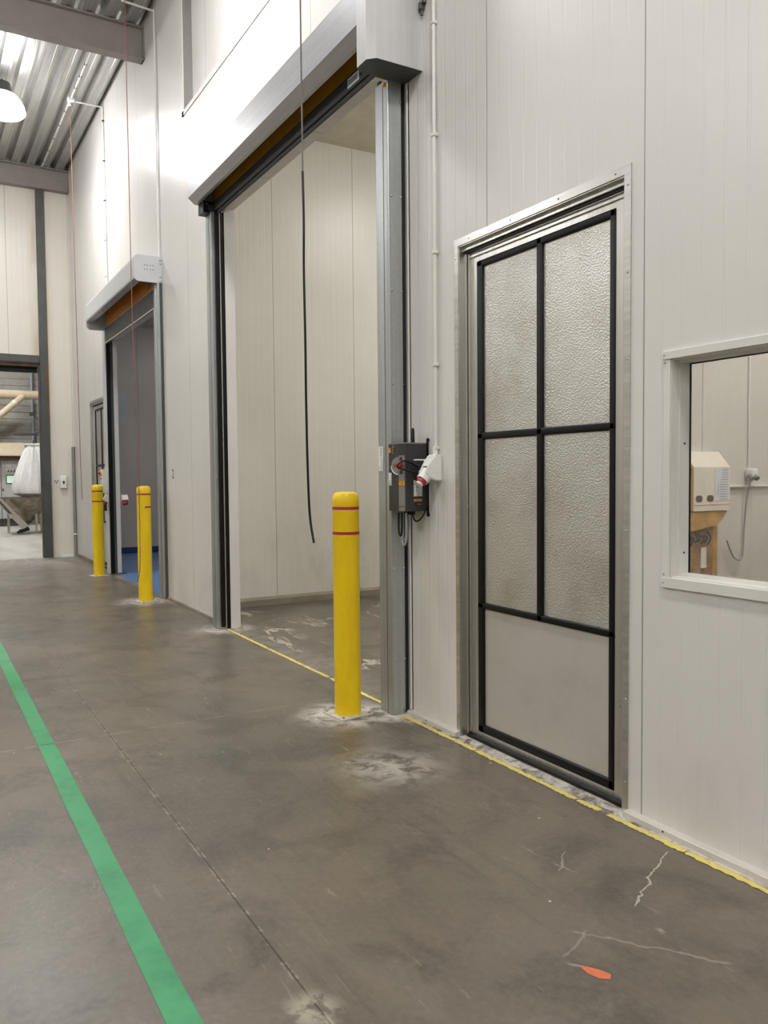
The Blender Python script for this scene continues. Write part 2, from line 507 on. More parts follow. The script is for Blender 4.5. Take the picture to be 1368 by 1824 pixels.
def obj(name, bm, mat, parent=None, smooth=False, loc=None):
    """link as ONE mesh object; vertices are given in world space"""
    bmesh.ops.remove_doubles(bm, verts=bm.verts, dist=1e-6)
    bmesh.ops.recalc_face_normals(bm, faces=bm.faces)
    base = Vector((0, 0, 0))
    if parent is not None:
        base = Vector(parent['_base']) if '_base' in parent else Vector((0, 0, 0))
    elif loc is not None:
        base = Vector(loc)
    if base.length > 0:
        bmesh.ops.translate(bm, verts=bm.verts, vec=-base)
    me = bpy.data.meshes.new(name)
    bm.to_mesh(me); bm.free()
    me.materials.append(MAT[mat] if isinstance(mat, str) else mat)
    if smooth:
        for p in me.polygons: p.use_smooth = True
        me.set_sharp_from_angle(angle=math.radians(35))
    o = bpy.data.objects.new(name, me)
    C.objects.link(o)
    if parent is not None:
        o.parent = parent
        o['_base'] = tuple(base)
    else:
        o.location = base
        o['_base'] = tuple(base)
    return o

def tag(o, label=None, cat=None, group=None, kind=None):
    if label: o['label'] = label
    if cat: o['category'] = cat
    if group: o['group'] = group
    if kind: o['kind'] = kind
    return o

def thing(name, loc, label, cat, group=None, kind=None):
    o = bpy.data.objects.new(name, None)
    o.empty_display_size = 0.1
    C.objects.link(o)
    o.location = loc
    o['_base'] = tuple(loc)
    return tag(o, label, cat, group, kind)

def dup(o, parent=None):
    c = o.copy(); C.objects.link(c)
    c.parent = parent
    for ch in list(o.children):
        dup(ch, c)
    return c

def wall(name, axis, const, thick, u0, u1, z0, z1, holes, mat, label=None):
    """slab wall with rectangular holes; axis 1: runs along X at y=const..const+thick; axis 0: runs along Y at x=const.."""
    us = sorted({u0, u1, *[h[0] for h in holes], *[h[1] for h in holes]})
    zs = sorted({z0, z1, *[h[2] for h in holes], *[h[3] for h in holes]})
    us = [u for u in us if u0 <= u <= u1]; zs = [z for z in zs if z0 <= z <= z1]
    bm = BM()
    def P(u, t, z):
        return (u, const + t, z) if axis == 1 else (const + t, u, z)
    def solid(i, j):
        if i < 0 or j < 0 or i >= len(us) - 1 or j >= len(zs) - 1: return False
        cu, cz = (us[i] + us[i + 1]) / 2, (zs[j] + zs[j + 1]) / 2
        return not any(h[0] < cu < h[1] and h[2] < cz < h[3] for h in holes)
    def quad(*p):
        bm.faces.new([bm.verts.new(q) for q in p])
    for i in range(len(us) - 1):
        for j in range(len(zs) - 1):
            if not solid(i, j): continue
            a, b, c, d = us[i], us[i + 1], zs[j], zs[j + 1]
            quad(P(a, 0, c), P(b, 0, c), P(b, 0, d), P(a, 0, d))
            quad(P(a, thick, c), P(a, thick, d), P(b, thick, d), P(b, thick, c))
            if not solid(i - 1, j): quad(P(a, 0, c), P(a, 0, d), P(a, thick, d), P(a, thick, c))
            if not solid(i + 1, j): quad(P(b, 0, c), P(b, thick, c), P(b, thick, d), P(b, 0, d))
            if not solid(i, j - 1): quad(P(a, 0, c), P(a, thick, c), P(b, thick, c), P(b, 0, c))
            if not solid(i, j + 1): quad(P(a, 0, d), P(b, 0, d), P(b, thick, d), P(a, thick, d))
    bmesh.ops.remove_doubles(bm, verts=bm.verts, dist=1e-5)
    o = obj(name, bm, mat)
    return tag(o, label, 'wall', kind='structure')

def screw(bm, p, axis, r=0.006, h=0.005, s=-1):
    q = Vector(p); d = Vector((0, 0, 0)); d[axis] = s * h
    tube(bm, [q, q + d * 0.6, q + d], r, 8, True, [r, r * 0.9, r * 0.4])

# ------------------------------------------------------------------ camera
cam_d = bpy.data.cameras.new('camera')
cam = bpy.data.objects.new('camera', cam_d)
C.objects.link(cam)
yaw, pit, rol = math.radians(59.994), math.radians(-2.575), math.radians(-0.5242)
f = Vector((-math.sin(yaw) * math.cos(pit), math.cos(yaw) * math.cos(pit), math.sin(pit)))
r = f.cross(Vector((0, 0, 1))).normalized(); u = r.cross(f)
r2 = r * math.cos(rol) + u * math.sin(rol)
u2 = -r * math.sin(rol) + u * math.cos(rol)
m = Matrix.Identity(4)
for i in range(3):
    m[i][0], m[i][1], m[i][2] = r2[i], u2[i], -f[i]
m.translation = Vector((0, -2.6766, 1.5))
cam.matrix_world = m
cam_d.sensor_fit = 'VERTICAL'
cam_d.sensor_height = 36.0
cam_d.lens = 1446.0 / 1824.0 * 36.0
cam_d.clip_end = 200
bpy.context.scene.camera = cam

# ------------------------------------------------------------------ room shell
HX0, HX1, HY0 = -16.5, 6.0, -11.0
T = 0.10
BAY = (-7.69, -4.46, -0.1, 4.10)          # big shutter opening
FARO = (-13.05, -10.11, -0.1, 3.62)       # far shutter opening
DOOR = (-3.772, -2.541, -0.1, 2.776)
WIN = (-2.289, -0.85, 1.071, 1.961)
UPW = (-8.93, -5.4, 5.50, 6.75)
DR2 = (-14.78, -13.50, -0.1, 2.82)        # far personnel door

wall('wall_right', 1, 0.0, T, HX0 - 0.15, HX1, -0.02, 7.42, [BAY, FARO, DOOR, WIN, UPW, DR2], 'panel_main', 'long white ribbed panel wall with the shutters')
FOPEN = (-4.2, -0.58, -0.1, 3.66)
wall('wall_far', 0, HX0 - 0.15, 0.15, HY0, 0.0, -0.02, 7.5, [FOPEN], 'panel_far', 'white panel wall at the far end of the hall')
wall('wall_left', 1, HY0 - 0.1, 0.1, HX0, HX1, -0.02, 7.5, [], 'panel_plain', 'panel wall behind the camera')
wall('wall_near', 0, HX1, 0.1, HY0, 0.0, -0.02, 7.5, [], 'panel_plain', 'panel wall at the near end of the hall')
bm = BM(); box(bm, (HX0 - 0.02, HY0, -0.12), (HX1, 0.0, 0.0)); box(bm, (-9.0, 0.0, -0.12), (2.2, 6.1, 0.0))
tag(obj('floor', bm, 'floor'), 'grey brown worn concrete floor', 'floor', kind='structure')
bm = BM(); box(bm, (-30.0, -6.5, -0.12), (HX0 - 0.02, 4.0, 0.0))
tag(obj('floor_2', bm, 'dusty_floor'), 'pale dusty floor beyond the far doorway', 'floor', kind='structure')
bm = BM(); box(bm, (-16.6, 0.0, -0.12), (-9.1, 5.0, 0.0))
tag(obj('floor_3', bm, 'blue_floor'), 'blue resin floor inside the far shutter', 'floor', kind='structure')

# trapezoidal steel deck (slopes slightly towards the near end)
def roofz(x): return 7.19 - 0.013 * (x + 11.6)
bm = BM()
prof = []
y = 0.0
while y > HY0 - 0.1:
    prof += [(y, 0.10), (y - 0.055, 0.10), (y - 0.080, 0.0), (y - 0.112, 0.0), (y - 0.118, 0.008), (y - 0.165, 0.008), (y - 0.171, 0.0), (y - 0.222, 0.0)]
    y -= 0.247
rows = []
for x in (HX0 - 0.1, HX1 + 0.1):
    rows.append([bm.verts.new((x, p[0] - 0.02, roofz(x) + p[1])) for p in prof])
for k in range(len(prof) - 1):
    bm.faces.new((rows[0][k], rows[0][k + 1], rows[1][k + 1], rows[1][k]))
for q in [(rows[0], HX0 - 0.1), (rows[1], HX1 + 0.1)]:
    pass
tag(obj('ceiling', bm, 'deck'), 'ribbed grey steel roof deck', 'ceiling', kind='structure')
bm = BM(); box(bm, (HX0 - 0.2, HY0 - 0.1, 7.60), (HX1 + 0.1, 0.15, 7.66))
tag(obj('ceiling_2', bm, 'beam'), 'roof above the steel deck', 'ceiling', kind='structure')

# loading bay behind the big shutter
wall('wall_bay_left', 0, -8.96, 0.10, T, 6.0, -0.02, 5.46, [], 'panel_room', 'cream panel wall inside the big shutter')
wall('wall_bay_rear', 1, 6.0, 0.1, -8.96, 2.2, -0.02, 5.56, [], 'panel_plain', 'rear panel wall inside the rooms')
wall('wall_bay_right', 0, -4.22, 0.12, T, 6.0, -0.02, 5.46, [], 'panel_win', 'panel wall seen through the window')
wall('wall_booth_right', 0, 2.1, 0.1, T, 6.0, -0.02, 5.46, [], 'panel_room', 'right wall of the room behind the window')
bm = BM(); box(bm, (-8.96, T, 5.46), (2.2, 6.0, 5.56))
tag(obj('ceiling_3', bm, 'room_ceiling'), 'flat cream ceiling inside the big shutter', 'ceiling', kind='structure')
bm = BM(); prism(bm, [(-8.86, 0.0), (-8.83, 0.0), (-8.83, 0.07), (-8.86, 0.10)], 1, T, 5.99)
tag(obj('baseboard_bay', bm, 'grey_plinth'), 'grey plinth along the inner wall', 'baseboard', kind='structure')
# dark cold room behind the far shutter
wall('wall_store_left', 0, -16.70, 0.10, T, 5.0, -0.02, 4.5, [], 'panel_dark', 'grey panel wall inside the far shutter')
wall('wall_store_rear', 1, 5.0, 0.1, -16.7, -9.0, -0.02, 4.6, [], 'panel_dark', 'rear wall inside the far shutter')
wall('wall_store_right', 0, -9.10, 0.10, T, 5.0, -0.02, 4.5, [], 'panel_dark', 'right wall inside the far shutter')
bm = BM(); box(bm, (-16.7, T, 4.5), (-9.0, 5.0, 4.6))
tag(obj('ceiling_4', bm, 'room_ceiling'), 'ceiling inside the far shutter', 'ceiling', kind='structure')
bm = BM(); box(bm, (-16.60, T, 0.0), (-16.57, 5.0, 0.11))
tag(obj('baseboard_store', bm, 'blue_base'), 'dark blue coving strip inside the far shutter', 'baseboard', kind='structure')
# hall beyond the far doorway
wall('wall_beyond', 0, -29.7, 0.2, -6.5, 4.0, -0.02, 7.5, [], 'cladding', 'horizontal grey cladding beyond the far doorway')
wall('wall_beyond_right', 1, 3.9, 0.1, -29.5, -16.7, -0.02, 7.5, [], 'cladding', 'side wall beyond the far doorway')
wall('wall_beyond_left', 1, -6.5, 0.1, -29.5, -16.65, -0.02, 7.5, [], 'cladding', 'left wall beyond the far doorway')
bm = BM(); box(bm, (-29.7, -6.5, 7.5), (-16.6, 4.0, 7.6))
tag(obj('ceiling_5', bm, 'beam'), 'roof beyond the far doorway', 'ceiling', kind='structure')
wall('wall_far_end', 0, -16.70, 0.05, 0.1, 4.0, 4.6, 7.5, [], 'cladding', 'upper wall beyond the far doorway')

# skirting trims along the foot of the main wall
def skirting(name, x0, x1, label):
    bm = BM(); prism(bm, [(0.0, 0.0), (-0.040, 0.0), (-0.038, 0.022), (-0.034, 0.0245), (0.0, 0.026)], 0, x0, x1)
    o = obj(name, bm, 'skirting')
    tag(o, label, 'baseboard', kind='structure')
    bm = BM()
    x = x0 + 0.22
    while x < x1 - 0.1:
        screw(bm, (x, -0.038, 0.016), 1, 0.005, 0.003); x += 0.55
    obj('screws', bm, 'dark_bar', o)
skirting('baseboard_right', -2.505, HX1, 'white skirting trim under the window')
skirting('baseboard_middle', -4.30, -3.775, 'white skirting trim between guide post and metal door')
bm = BM(); box(bm, (-9.95, -0.025, 0), (-7.87, 0, 0.03))
tag(obj('baseboard_left', bm, 'grey_plinth'), 'dirty skirting trim between the two shutters', 'baseboard', kind='structure')
bm = BM(); box(bm, (-16.5, -0.02, 0), (-14.83, 0, 0.06))
tag(obj('baseboard_corner', bm, 'grey_plinth'), 'dark skirting by the far corner', 'baseboard', kind='structure')
bm = BM(); box(bm, (-16.5, -0.29, 0.0), (-16.46, -0.02, 0.055))
tag(obj('baseboard_far', bm, 'white_plastic'), 'short white skirting on the far wall', 'baseboard', kind='structure')

# recessed high window in the main wall
w2 = thing('window_2', (-7.1, 0.0, 5.5), 'high recessed opening in the panel wall above the big shutter', 'window', kind='structure')
bm = BM(); box(bm, (-9.0, 0.10, 5.4), (-5.3, 0.14, 6.85)); obj('recess_panel', bm, 'panel_main', w2)
bm = BM()
for a, b in (((-8.985, -0.008, 5.455), (-8.925, 0.0, 6.80)), ((-8.985, -0.008, 5.455), (-5.35, 0.0, 5.505)), ((-8.985, -0.008, 6.745), (-5.35, 0, 6.80)), ((-5.405, -0.008, 5.455), (-5.35, 0, 6.80))):
    box(bm, a, b)
obj('window_frame', bm, 'white_trim', w2)
bm = BM(); box(bm, (-8.93, 0.0, 5.5), (-8.92, 0.1, 6.75)); box(bm, (-8.93, 0.0, 6.74), (-5.4, 0.1, 6.75)); obj('reveal', bm, 'silver_strip', w2)  # darker grey stands in for shade on the galvanised reveal

# ------------------------------------------------------------------ window with white flashing
w1 = thing('window_1', (-1.57, 0.0, 1.07), 'white framed window at the right edge of the panel wall', 'window', kind='structure')
bm = BM()
x0, x1, z0, z1 = WIN
box(bm, (x0 - 0.037, -0.012, z1), (x1 + 0.037, 0.0, z1 + 0.034), 0.002)
box(bm, (x0 - 0.037, -0.014, z0 - 0.043), (x1 + 0.037, 0.0, z0), 0.002)
box(bm, (x0 - 0.035, -0.008, z0), (x0, 0.0, z1), 0.002)
box(bm, (x1, -0.008, z0), (x1 + 0.035, 0.0, z1), 0.002)
obj('window_frame', bm, 'white_trim', w1)
bm = BM()
for z in (z1 + 0.020, z1 - 0.012, z0 + 0.012, z0 - 0.022):
    screw(bm, (x0 - 0.025, -0.010 if z0 < z < z1 else -0.014, z), 1, 0.0045, 0.003)
obj('frame_screws', bm, 'screw', w1)
bm = BM()       # inner white liner and bead
box(bm, (x0, 0.0, z0), (x0 + 0.004, 0.10, z1)); box(bm, (x1 - 0.004, 0.0, z0), (x1, 0.10, z1))
box(bm, (x0, 0.0, z0), (x1, 0.10, z0 + 0.004)); box(bm, (x0, 0.0, z1 - 0.004), (x1, 0.10, z1))
box(bm, (x0, 0.042, z0), (x0 + 0.010, 0.10, z1)); box(bm, (x0, 0.05, z0), (x1, 0.10, z0 + 0.014))
box(bm, (x0, 0.05, z1 - 0.012), (x1, 0.10, z1))
obj('window_liner', bm, 'white_trim', w1)
bm = BM()
for z in (1.62, 1.17): screw(bm, (x0 + 0.010, 0.07, z), 0, 0.005, 0.003, 1)
obj('liner_screws', bm, 'dark_bar', w1)
bm = BM()
box(bm, (x0 + 0.008, 0.098, z0 + 0.010), (x0 + 0.013, 0.108, z1 - 0.01)); box(bm, (x0 + 0.01, 0.098, z1 - 0.016), (x1, 0.108, z1 - 0.011))
obj('gasket', bm, 'black_rubber', w1)
bm = BM(); box(bm, (x0 + 0.004, 0.101, z0 + 0.01), (x1 - 0.004, 0.105, z1 - 0.008)); obj('pane', bm, 'glass', w1)

# ------------------------------------------------------------------ metal personnel door
def make_door(name, kind, label, ox, mirror_detail=True):
    d = thing(name, (ox + 0.62, 0.0, 0.0), label, 'door', kind='structure')
    x0, x1, zt = ox, ox + 1.231, 2.776
    bm = BM()
    ft = -0.006
    # flange with mitred top corners
    prism(bm, [(x0 - 0.038, zt + 0.040), (x1 + 0.038, zt + 0.040), (x1, zt), (x0, zt)], 1, ft, 0.0)
    prism(bm, [(x0 - 0.038, zt + 0.040), (x0, zt), (x0, 0.004), (x0 - 0.032, 0.004)], 1, ft, 0.0)
    prism(bm, [(x1 + 0.038, zt + 0.040), (x1 + 0.032, 0.02), (x1, 0.02), (x1, zt)], 1, ft, 0.0)
    obj('door_flange', bm, 'alu_h', d)
    bm = BM()
    for k in range(8):
        z = 0.12 + k * 0.37
        screw(bm, (x0 - 0.020, ft, z), 1, 0.005, 0.004); screw(bm, (x1 + 0.020, ft, z + 0.02), 1, 0.005, 0.004)
    for k in range(4):
        screw(bm, (x0 + 0.10 + k * 0.36, ft, zt + 0.020), 1, 0.005, 0.004)
    obj('flange_screws', bm, 'screw', d)
    bm = BM()          # reveal and stepped jamb
    box(bm, (x0, 0.0, 0.0), (x0 + 0.006, 0.10, zt)); box(bm, (x1 - 0.006, 0.0, 0.0), (x1, 0.10, zt)); box(bm, (x0, 0.0, zt - 0.006), (x1, 0.10, zt))
    box(bm, (x0, 0.040, 0.0), (x0 + 0.018, 0.10, zt), 0.002); box(bm, (x1 - 0.018, 0.040, 0.0), (x1, 0.10, zt), 0.002)
    box(bm, (x0, 0.022, zt - 0.030), (x1, 0.10, zt), 0.003)
    obj('door_jamb', bm, 'alu', d)
    bm = BM(); box(bm, (x0 + 0.01, 0.034, zt - 0.040), (x1 - 0.01, 0.05, zt - 0.028)); obj('head_seal', bm, 'black_rubber', d)
    bm = BM(); box(bm, (x0 + 0.02, 0.022, 0.002), (x1 - 0.012, 0.062, 0.019), 0.005); obj('sill_seal', bm, 'black_rubber', d)
    leaf_y = 0.054
    bm = BM()
    lx0, lx1 = x0 + 0.022, x1 - 0.022
    for a, b in (((lx0, leaf_y, 0.016), (x0 + 0.100, 0.098, zt - 0.042)), ((x1 - 0.105, leaf_y, 0.016), (lx1, 0.098, zt - 0.042)),
                 ((lx0, leaf_y + 0.001, 0.016), (lx1, 0.098, 0.050)), ((lx0, leaf_y + 0.001, 2.670), (lx1, 0.098, zt - 0.042))):
        box(bm, a, b, 0.003)
    box(bm, (lx0 + 0.004, leaf_y - 0.010, 0.03), (lx0 + 0.016, leaf_y + 0.02, zt - 0.045), 0.003)
    box(bm, (lx1 - 0.034, leaf_y - 0.006, 0.03), (lx1 - 0.004, leaf_y + 0.02, zt - 0.045), 0.003)
    box(bm, (lx0, leaf_y - 0.008, 2.705), (lx1, leaf_y + 0.02, 2.722), 0.003)
    obj('leaf_frame', bm, 'alu', d)
    bx0, bx1 = x0 + 0.098, x1 - 0.103
    zb, zt2 = 0.047, 2.677
    w = 0.052
    mx = (x0 + 0.618)
    zl, zm = (0.750, 0.786), (1.694, 1.733)
    ix0, ix1, iz0, iz1 = bx0 + w, bx1 - w + 0.016, zb + 0.047, zt2 - 0.038
    def quadbox(name, a, b, mat):
        bm = BM(); box(bm, a, b); obj(name, bm, mat, d)
    py = leaf_y + 0.008
    quadbox('door_panel', (ix0 - 0.02, py, iz0 - 0.02), (ix1 + 0.02, py + 0.02, zl[0] + 0.015), 'smooth_alu')
    for (a, b) in ((ix0 - 0.02, mx - 0.0), (mx + 0.0, ix1 + 0.02)):
        for (c, e) in ((zl[1] - 0.01, zm[0] + 0.01), (zm[1] - 0.01, iz1 + 0.02)):
            quadbox('door_panel', (a, py, c), (b, py + 0.02, e), 'stucco')
    def bar(name, a, b):
        bm = BM(); box(bm, a, b, 0.008, 3); obj(name, bm, 'black_rubber', d, smooth=True)
    yb = leaf_y - 0.006
    bar('glazing_strip', (bx0, yb, zb), (ix0, py + 0.01, zt2)); bar('glazing_strip', (ix1, yb, zb), (bx1, py + 0.01, zt2))
    bar('glazing_strip', (bx0, yb, zb), (bx1, py + 0.01, iz0)); bar('glazing_strip', (bx0, yb, iz1), (bx1, py + 0.01, zt2))
    bar('glazing_strip', (bx0, yb, zl[0]), (bx1, py + 0.01, zl[1])); bar('glazing_strip', (bx0, yb, zm[0]), (bx1, py + 0.01, zm[1]))
    bar('glazing_strip', (mx - 0.022, yb, zl[0]), (mx + 0.022, py + 0.01, zt2))
    bm = BM()
    for z in (0.62, 0.70, 1.95): screw(bm, (lx0 + 0.030, leaf_y, z), 1, 0.005, 0.004)
    obj('leaf_screws', bm, 'screw', d)
    return d
make_door('door_1', 'structure', 'near metal door with black glazing strips, between guide post and window', -3.772)
make_door('door_2', 'structure', 'far metal door with black glazing strips, half hidden by the far shutter', -14.765)

# ------------------------------------------------------------------ big rolling shutter
S = thing('roller_shutter', (-6.0, 0.0, 0.0), 'large high-speed roller shutter, rolled up, with long galvanised housing', 'roller shutter')
bm = BM()
out = [(0.0, 4.45), (-0.300, 4.445), (-0.300, 4.200), (-0.236, 4.146), (-0.205, 4.146), (-0.205, 4.150), (-0.234, 4.151), (-0.296, 4.204), (-0.296, 4.440), (0.0, 4.444)]
prism(bm, out, 0, -7.853, -4.325)
obj('housing', bm, 'galv_housing', S)
bm = BM(); prism(bm, [(0.0, 4.45), (-0.300, 4.445), (-0.300, 4.200), (-0.236, 4.146), (0.0, 4.146)], 0, -7.857, -7.848); obj('end_plate', bm, 'galv_housing', S)
bm = BM(); prism(bm, [(-4.131, 0.0), (-4.131, -0.312), (-4.175, -0.357), (-4.286, -0.357), (-4.322, -0.322), (-4.335, 0.0)], 2, 3.889, 4.75); obj('motor_cover', bm, 'motor_sheet', S)
bm = BM(); prism(bm, [(-4.134, -0.004), (-4.134, -0.310), (-4.177, -0.354), (-4.285, -0.354), (-4.319, -0.320), (-4.331, -0.004)], 2, 3.886, 3.892); obj('cover_bottom', bm, 'dark_steel', S)
bm = BM(); box(bm, (-7.80, -0.072, 4.15), (-4.40, -0.066, 4.43)); obj('curtain', bm, 'orange_cloth', S)
bm = BM()
box(bm, (-7.78, -0.092, 4.062), (-4.44, -0.046, 4.160), 0.006)
box(bm, (-7.76, -0.076, 4.030), (-4.46, -0.060, 4.064), 0.005)
bar = obj('bottom_bar', bm, 'dark_bar', S)
bm = BM(); box(bm, (-4.905, -0.0945, 4.078), (-4.745, -0.092, 4.140)); lb = obj('maker_label', bm, 'white_plastic', bar)
bm = BM()
for k in range(7): box(bm, (-4.895 + k * 0.019, -0.0955, 4.092), (-4.883 + k * 0.019, -0.0945, 4.126))
obj('lettering', bm, 'blue_ink', bar)
# guide rails
def guide(x0, x1, ztop, side):
    g = BM()
    box(g, (x0, -0.132, 0.0), (x1, -0.036, ztop), 0.004)
    o = obj('guide_rail', g, 'galv_post', S)
    g = BM()
    xi = (x0 + x1) / 2
    for q in (0.62,):       # pressed seam down the front face
        xs = x0 + (x1 - x0) * q
        box(g, (xs - 0.002, -0.1332, 0.0), (xs + 0.002, -0.1318, ztop))
    obj('seam', g, 'dark_steel', o)
    z = 0.35
    while z < ztop - 0.1:
        for yy in (-0.112, -0.044):
            g = BM(); screw(g, (x1, yy, z), 0, 0.008, 0.007, 1); obj('screw', g, 'screw', o)
        z += 0.57
    return o
gr = guide(-4.472, -4.317, 3.90, 1)
gl = guide(-7.850, -7.695, 4.06, 1)
bm = BM(); box(bm, (-7.697, -0.100, 0.02), (-7.672, -0.030, 4.06), 0.003); box(bm, (-7.695, -0.030, 0.0), (-7.69, -0.002, 4.06)); obj('guide_brush', bm, 'black_rubber', gl)
bm = BM(); box(bm, (-7.674, -0.058, 0.02), (-7.667, -0.048, 4.06)); obj('slot_lip', bm, 'alu', gl)
bm = BM(); box(bm, (-4.50, -0.100, 0.02), (-4.470, -0.030, 3.95), 0.003); obj('guide_brush', bm, 'black_rubber', gr)
bm = BM(); box(bm, (-4.45, -0.036, 0.0), (-4.34, -0.001, 3.90)); obj('gap_shade_mount', bm, 'dark_bar', gr)  # mounting strip coloured dark for the shaded gap behind each rail
bm = BM(); box(bm, (-7.83, -0.036, 0.0), (-7.70, -0.001, 3.90)); obj('gap_shade_mount', bm, 'dark_bar', gl)
bm = BM(); box(bm, (-4.462, -0.1355, 1.528), (-4.405, -0.1335, 1.684)); obj('warning_label', bm, 'print_white', gr)
bm = BM()
box(bm, (-7.852, -0.200, 4.042), (-7.70, -0.06, 4.150), 0.004)
gh = obj('guide_head', bm, 'black_rubber', S)
bm = BM(); tube(bm, [(-7.700, -0.12, 4.088), (-7.694, -0.12, 4.088)], 0.036, 20); obj('roller_cap', bm, 'dark_bar', gh)
bm = BM(); screw(bm, (-7.70, -0.165, 4.125), 0, 0.007, 0.006, 1); obj('bolt', bm, 'screw', gh)
bm = BM(); box(bm, (-7.853, -0.203, 4.044), (-7.838, -0.19, 4.148)); obj('head_plate', bm, 'galv_post', gh)
bm = BM(); tube(bm, [(-4.355, -0.128, 3.872), (-4.355, -0.145, 3.872)], 0.014, 12); obj('sensor', bm, 'orange_label', S)

# white flashing strip beside the right guide post
bm = BM(); box(bm, (-4.315, -0.006, 0.0), (-4.288, 0.0, 3.90)); box(bm, (-4.30, -0.016, 0.03), (-4.288, 0.0, 3.88))
tag(obj('trim_1', bm, 'white_trim'), 'white flashing strip right of the big guide post', 'trim', kind='structure')

# ------------------------------------------------------------------ far rolling shutter
F = thing('roller_shutter', (-11.6, 0.0, 0.0), 'smaller far roller shutter with white rounded housing, rolled up', 'roller shutter')
def cap_outline(y0, y1, z0, z1, r):
    out = [(y0, z0), (y0, z1)]
    for k in range(7):
        q = math.radians(90 + 90 * k / 6); out.append((y1 + r + r * math.cos(q), z1 - r + r * math.sin(q)))
    for k in range(7):
        q = math.radians(180 + 90 * k / 6); out.append((y1 + r + r * math.cos(q), z0 + r + r * math.sin(q)))
    return out
co = cap_outline(0.0, -0.335, 3.855, 4.172, 0.06)
# housing shell: front and top only, open underneath
outer = [(0.0, 4.170)] + [p for p in co[2:-4]]
inner = [(y + 0.004 if y < -0.01 else y, z - 0.004 if z > 4.0 else z + 0.002) for y, z in reversed(outer)]
bm = BM(); prism(bm, outer + [(-0.22, 3.895), (-0.22, 3.899)] + inner, 0, -13.12, -9.99); obj('housing', bm, 'housing_white', F)
bm = BM(); prism(bm, co, 0, -9.992, -9.978); ec = obj('end_cap', bm, 'housing_white', F)
for r_ in (4.055, 4.005):
    for yy in (-0.205, -0.175, -0.135, -0.105):
        bm = BM(); tube(bm, [(-9.980, yy, r_), (-9.976, yy, r_)], 0.006, 8); obj('rivet', bm, 'ink', ec)
for z in (4.13, 4.09, 3.93, 3.88):
    bm = BM(); box(bm, (-9.982, -0.03, z - 0.010), (-9.970, -0.005, z + 0.010), 0.003); obj('clip', bm, 'screw', ec)
bm = BM(); prism(bm, cap_outline(0.0, -0.325, 3.775, 4.172, 0.06), 0, -13.14, -13.125); obj('end_cap', bm, 'housing_white', F)
bm = BM(); box(bm, (-13.02, -0.062, 3.80), (-10.10, -0.056, 4.15)); obj('curtain', bm, 'orange_cloth2', F)
bm = BM()
box(bm, (-13.03, -0.075, 3.575), (-10.09, -0.045, 3.80), 0.005)
fb = obj('bottom_bar', bm, 'dark_bar', F)
bm = BM(); box(bm, (-13.03, -0.080, 3.560), (-10.09, -0.040, 3.578), 0.004); obj('edge_strip', bm, 'alu_h', fb)
bm = BM(); box(bm, (-13.03, -0.079, 3.793), (-10.09, -0.055, 3.803)); obj('edge_strip', bm, 'alu_h', fb)
bm = BM(); box(bm, (-10.44, -0.0635, 3.86), (-10.24, -0.0625, 3.925)); obj('maker_label', bm, 'blue_ink', F)
bm = BM(); box(bm, (-10.115, -0.075, 0.0), (-10.035, -0.004, 3.86), 0.006); box(bm, (-10.035, -0.060, 0.0), (-9.985, -0.004, 3.86), 0.004)
g2 = obj('guide_rail', bm, 'galv_post', F)
bm = BM(); box(bm, (-9.985, -0.030, 0.0), (-9.970, -0.001, 3.86)); obj('rear_flange', bm, 'dark_steel', g2)
bm = BM(); box(bm, (-13.33, -0.068, 0.0), (-13.08, -0.004, 3.80), 0.006)
g3 = obj('guide_rail', bm, 'housing_white', F)
bm = BM(); box(bm, (-13.08, -0.062, 0.0), (-13.035, -0.004, 3.80), 0.003); obj('guide_brush', bm, 'black_rubber', g3)
bm = BM(); box(bm, (-13.05, -0.004, 0.0), (-13.045, 0.035, 3.62)); obj('guide_lip', bm, 'dark_steel', g3)
# foot plate
bm = BM(); box(bm, (-13.10, -0.07, 0.0), (-13.0, 0.16, 0.012)); obj('foot_plate', bm, 'dark_steel', g3)
# strip-curtain viewing panel inside the dark room
bm = BM(); prism(bm, round_rect(0.72, 2.54, 1.0, 3.22, 0.08), 0, -16.60, -16.575)
o_ = obj('wall_panel', bm, 'light_plastic', loc=(-16.59, 0.86, 2.54)); tag(o_, 'pale rounded wall panel inside the far shutter, half hidden by the jamb', 'panel')

# ------------------------------------------------------------------ control box beside the big shutter
K = thing('control_box', (-4.19, 0.0, 1.285), 'charcoal shutter control box mounted beside the right guide post', 'control box')
bx0, bx1, by, bz0, bz1 = -4.288, -4.100, -0.174, 1.285, 1.690
bm = BM()
prism(bm, [(bx0, -0.010), (bx0, by + 0.012), (bx0 + 0.02, by), (bx1 - 0.055, by), (bx1 - 0.006, by + 0.012), (bx1, by + 0.022), (bx1, -0.010)], 2, bz0, bz1)
obj('body', bm, 'charcoal', K)
bm = BM(); prism(bm, [(bx0 - 0.001, -0.012), (bx0 - 0.001, by + 0.012), (bx0 + 0.019, by - 0.001), (bx1 - 0.055, by - 0.001), (bx1 - 0.005, by + 0.011), (bx1 + 0.001, by + 0.022), (bx1 + 0.001, -0.012)], 2, bz1 - 0.003, bz1 + 0.004); obj('lid_edge', bm, 'silver_strip', K)
bm = BM(); prism(bm, [(bx1 - 0.052, by - 0.0015), (bx1 - 0.004, by + 0.0105), (bx1 - 0.005, by + 0.014), (bx1 - 0.053, by + 0.002)], 2, bz0 + 0.002, 1.618); sp = obj('front_strip', bm, 'silver_strip', K)
bm = BM(); prism(bm, [(bx1 - 0.051, by - 0.0022), (bx1 - 0.005, by + 0.0095), (bx1 - 0.006, by + 0.012), (bx1 - 0.052, by + 0.001)], 2, bz0 + 0.026, bz0 + 0.030); obj('strip_joint', bm, 'ink', sp)
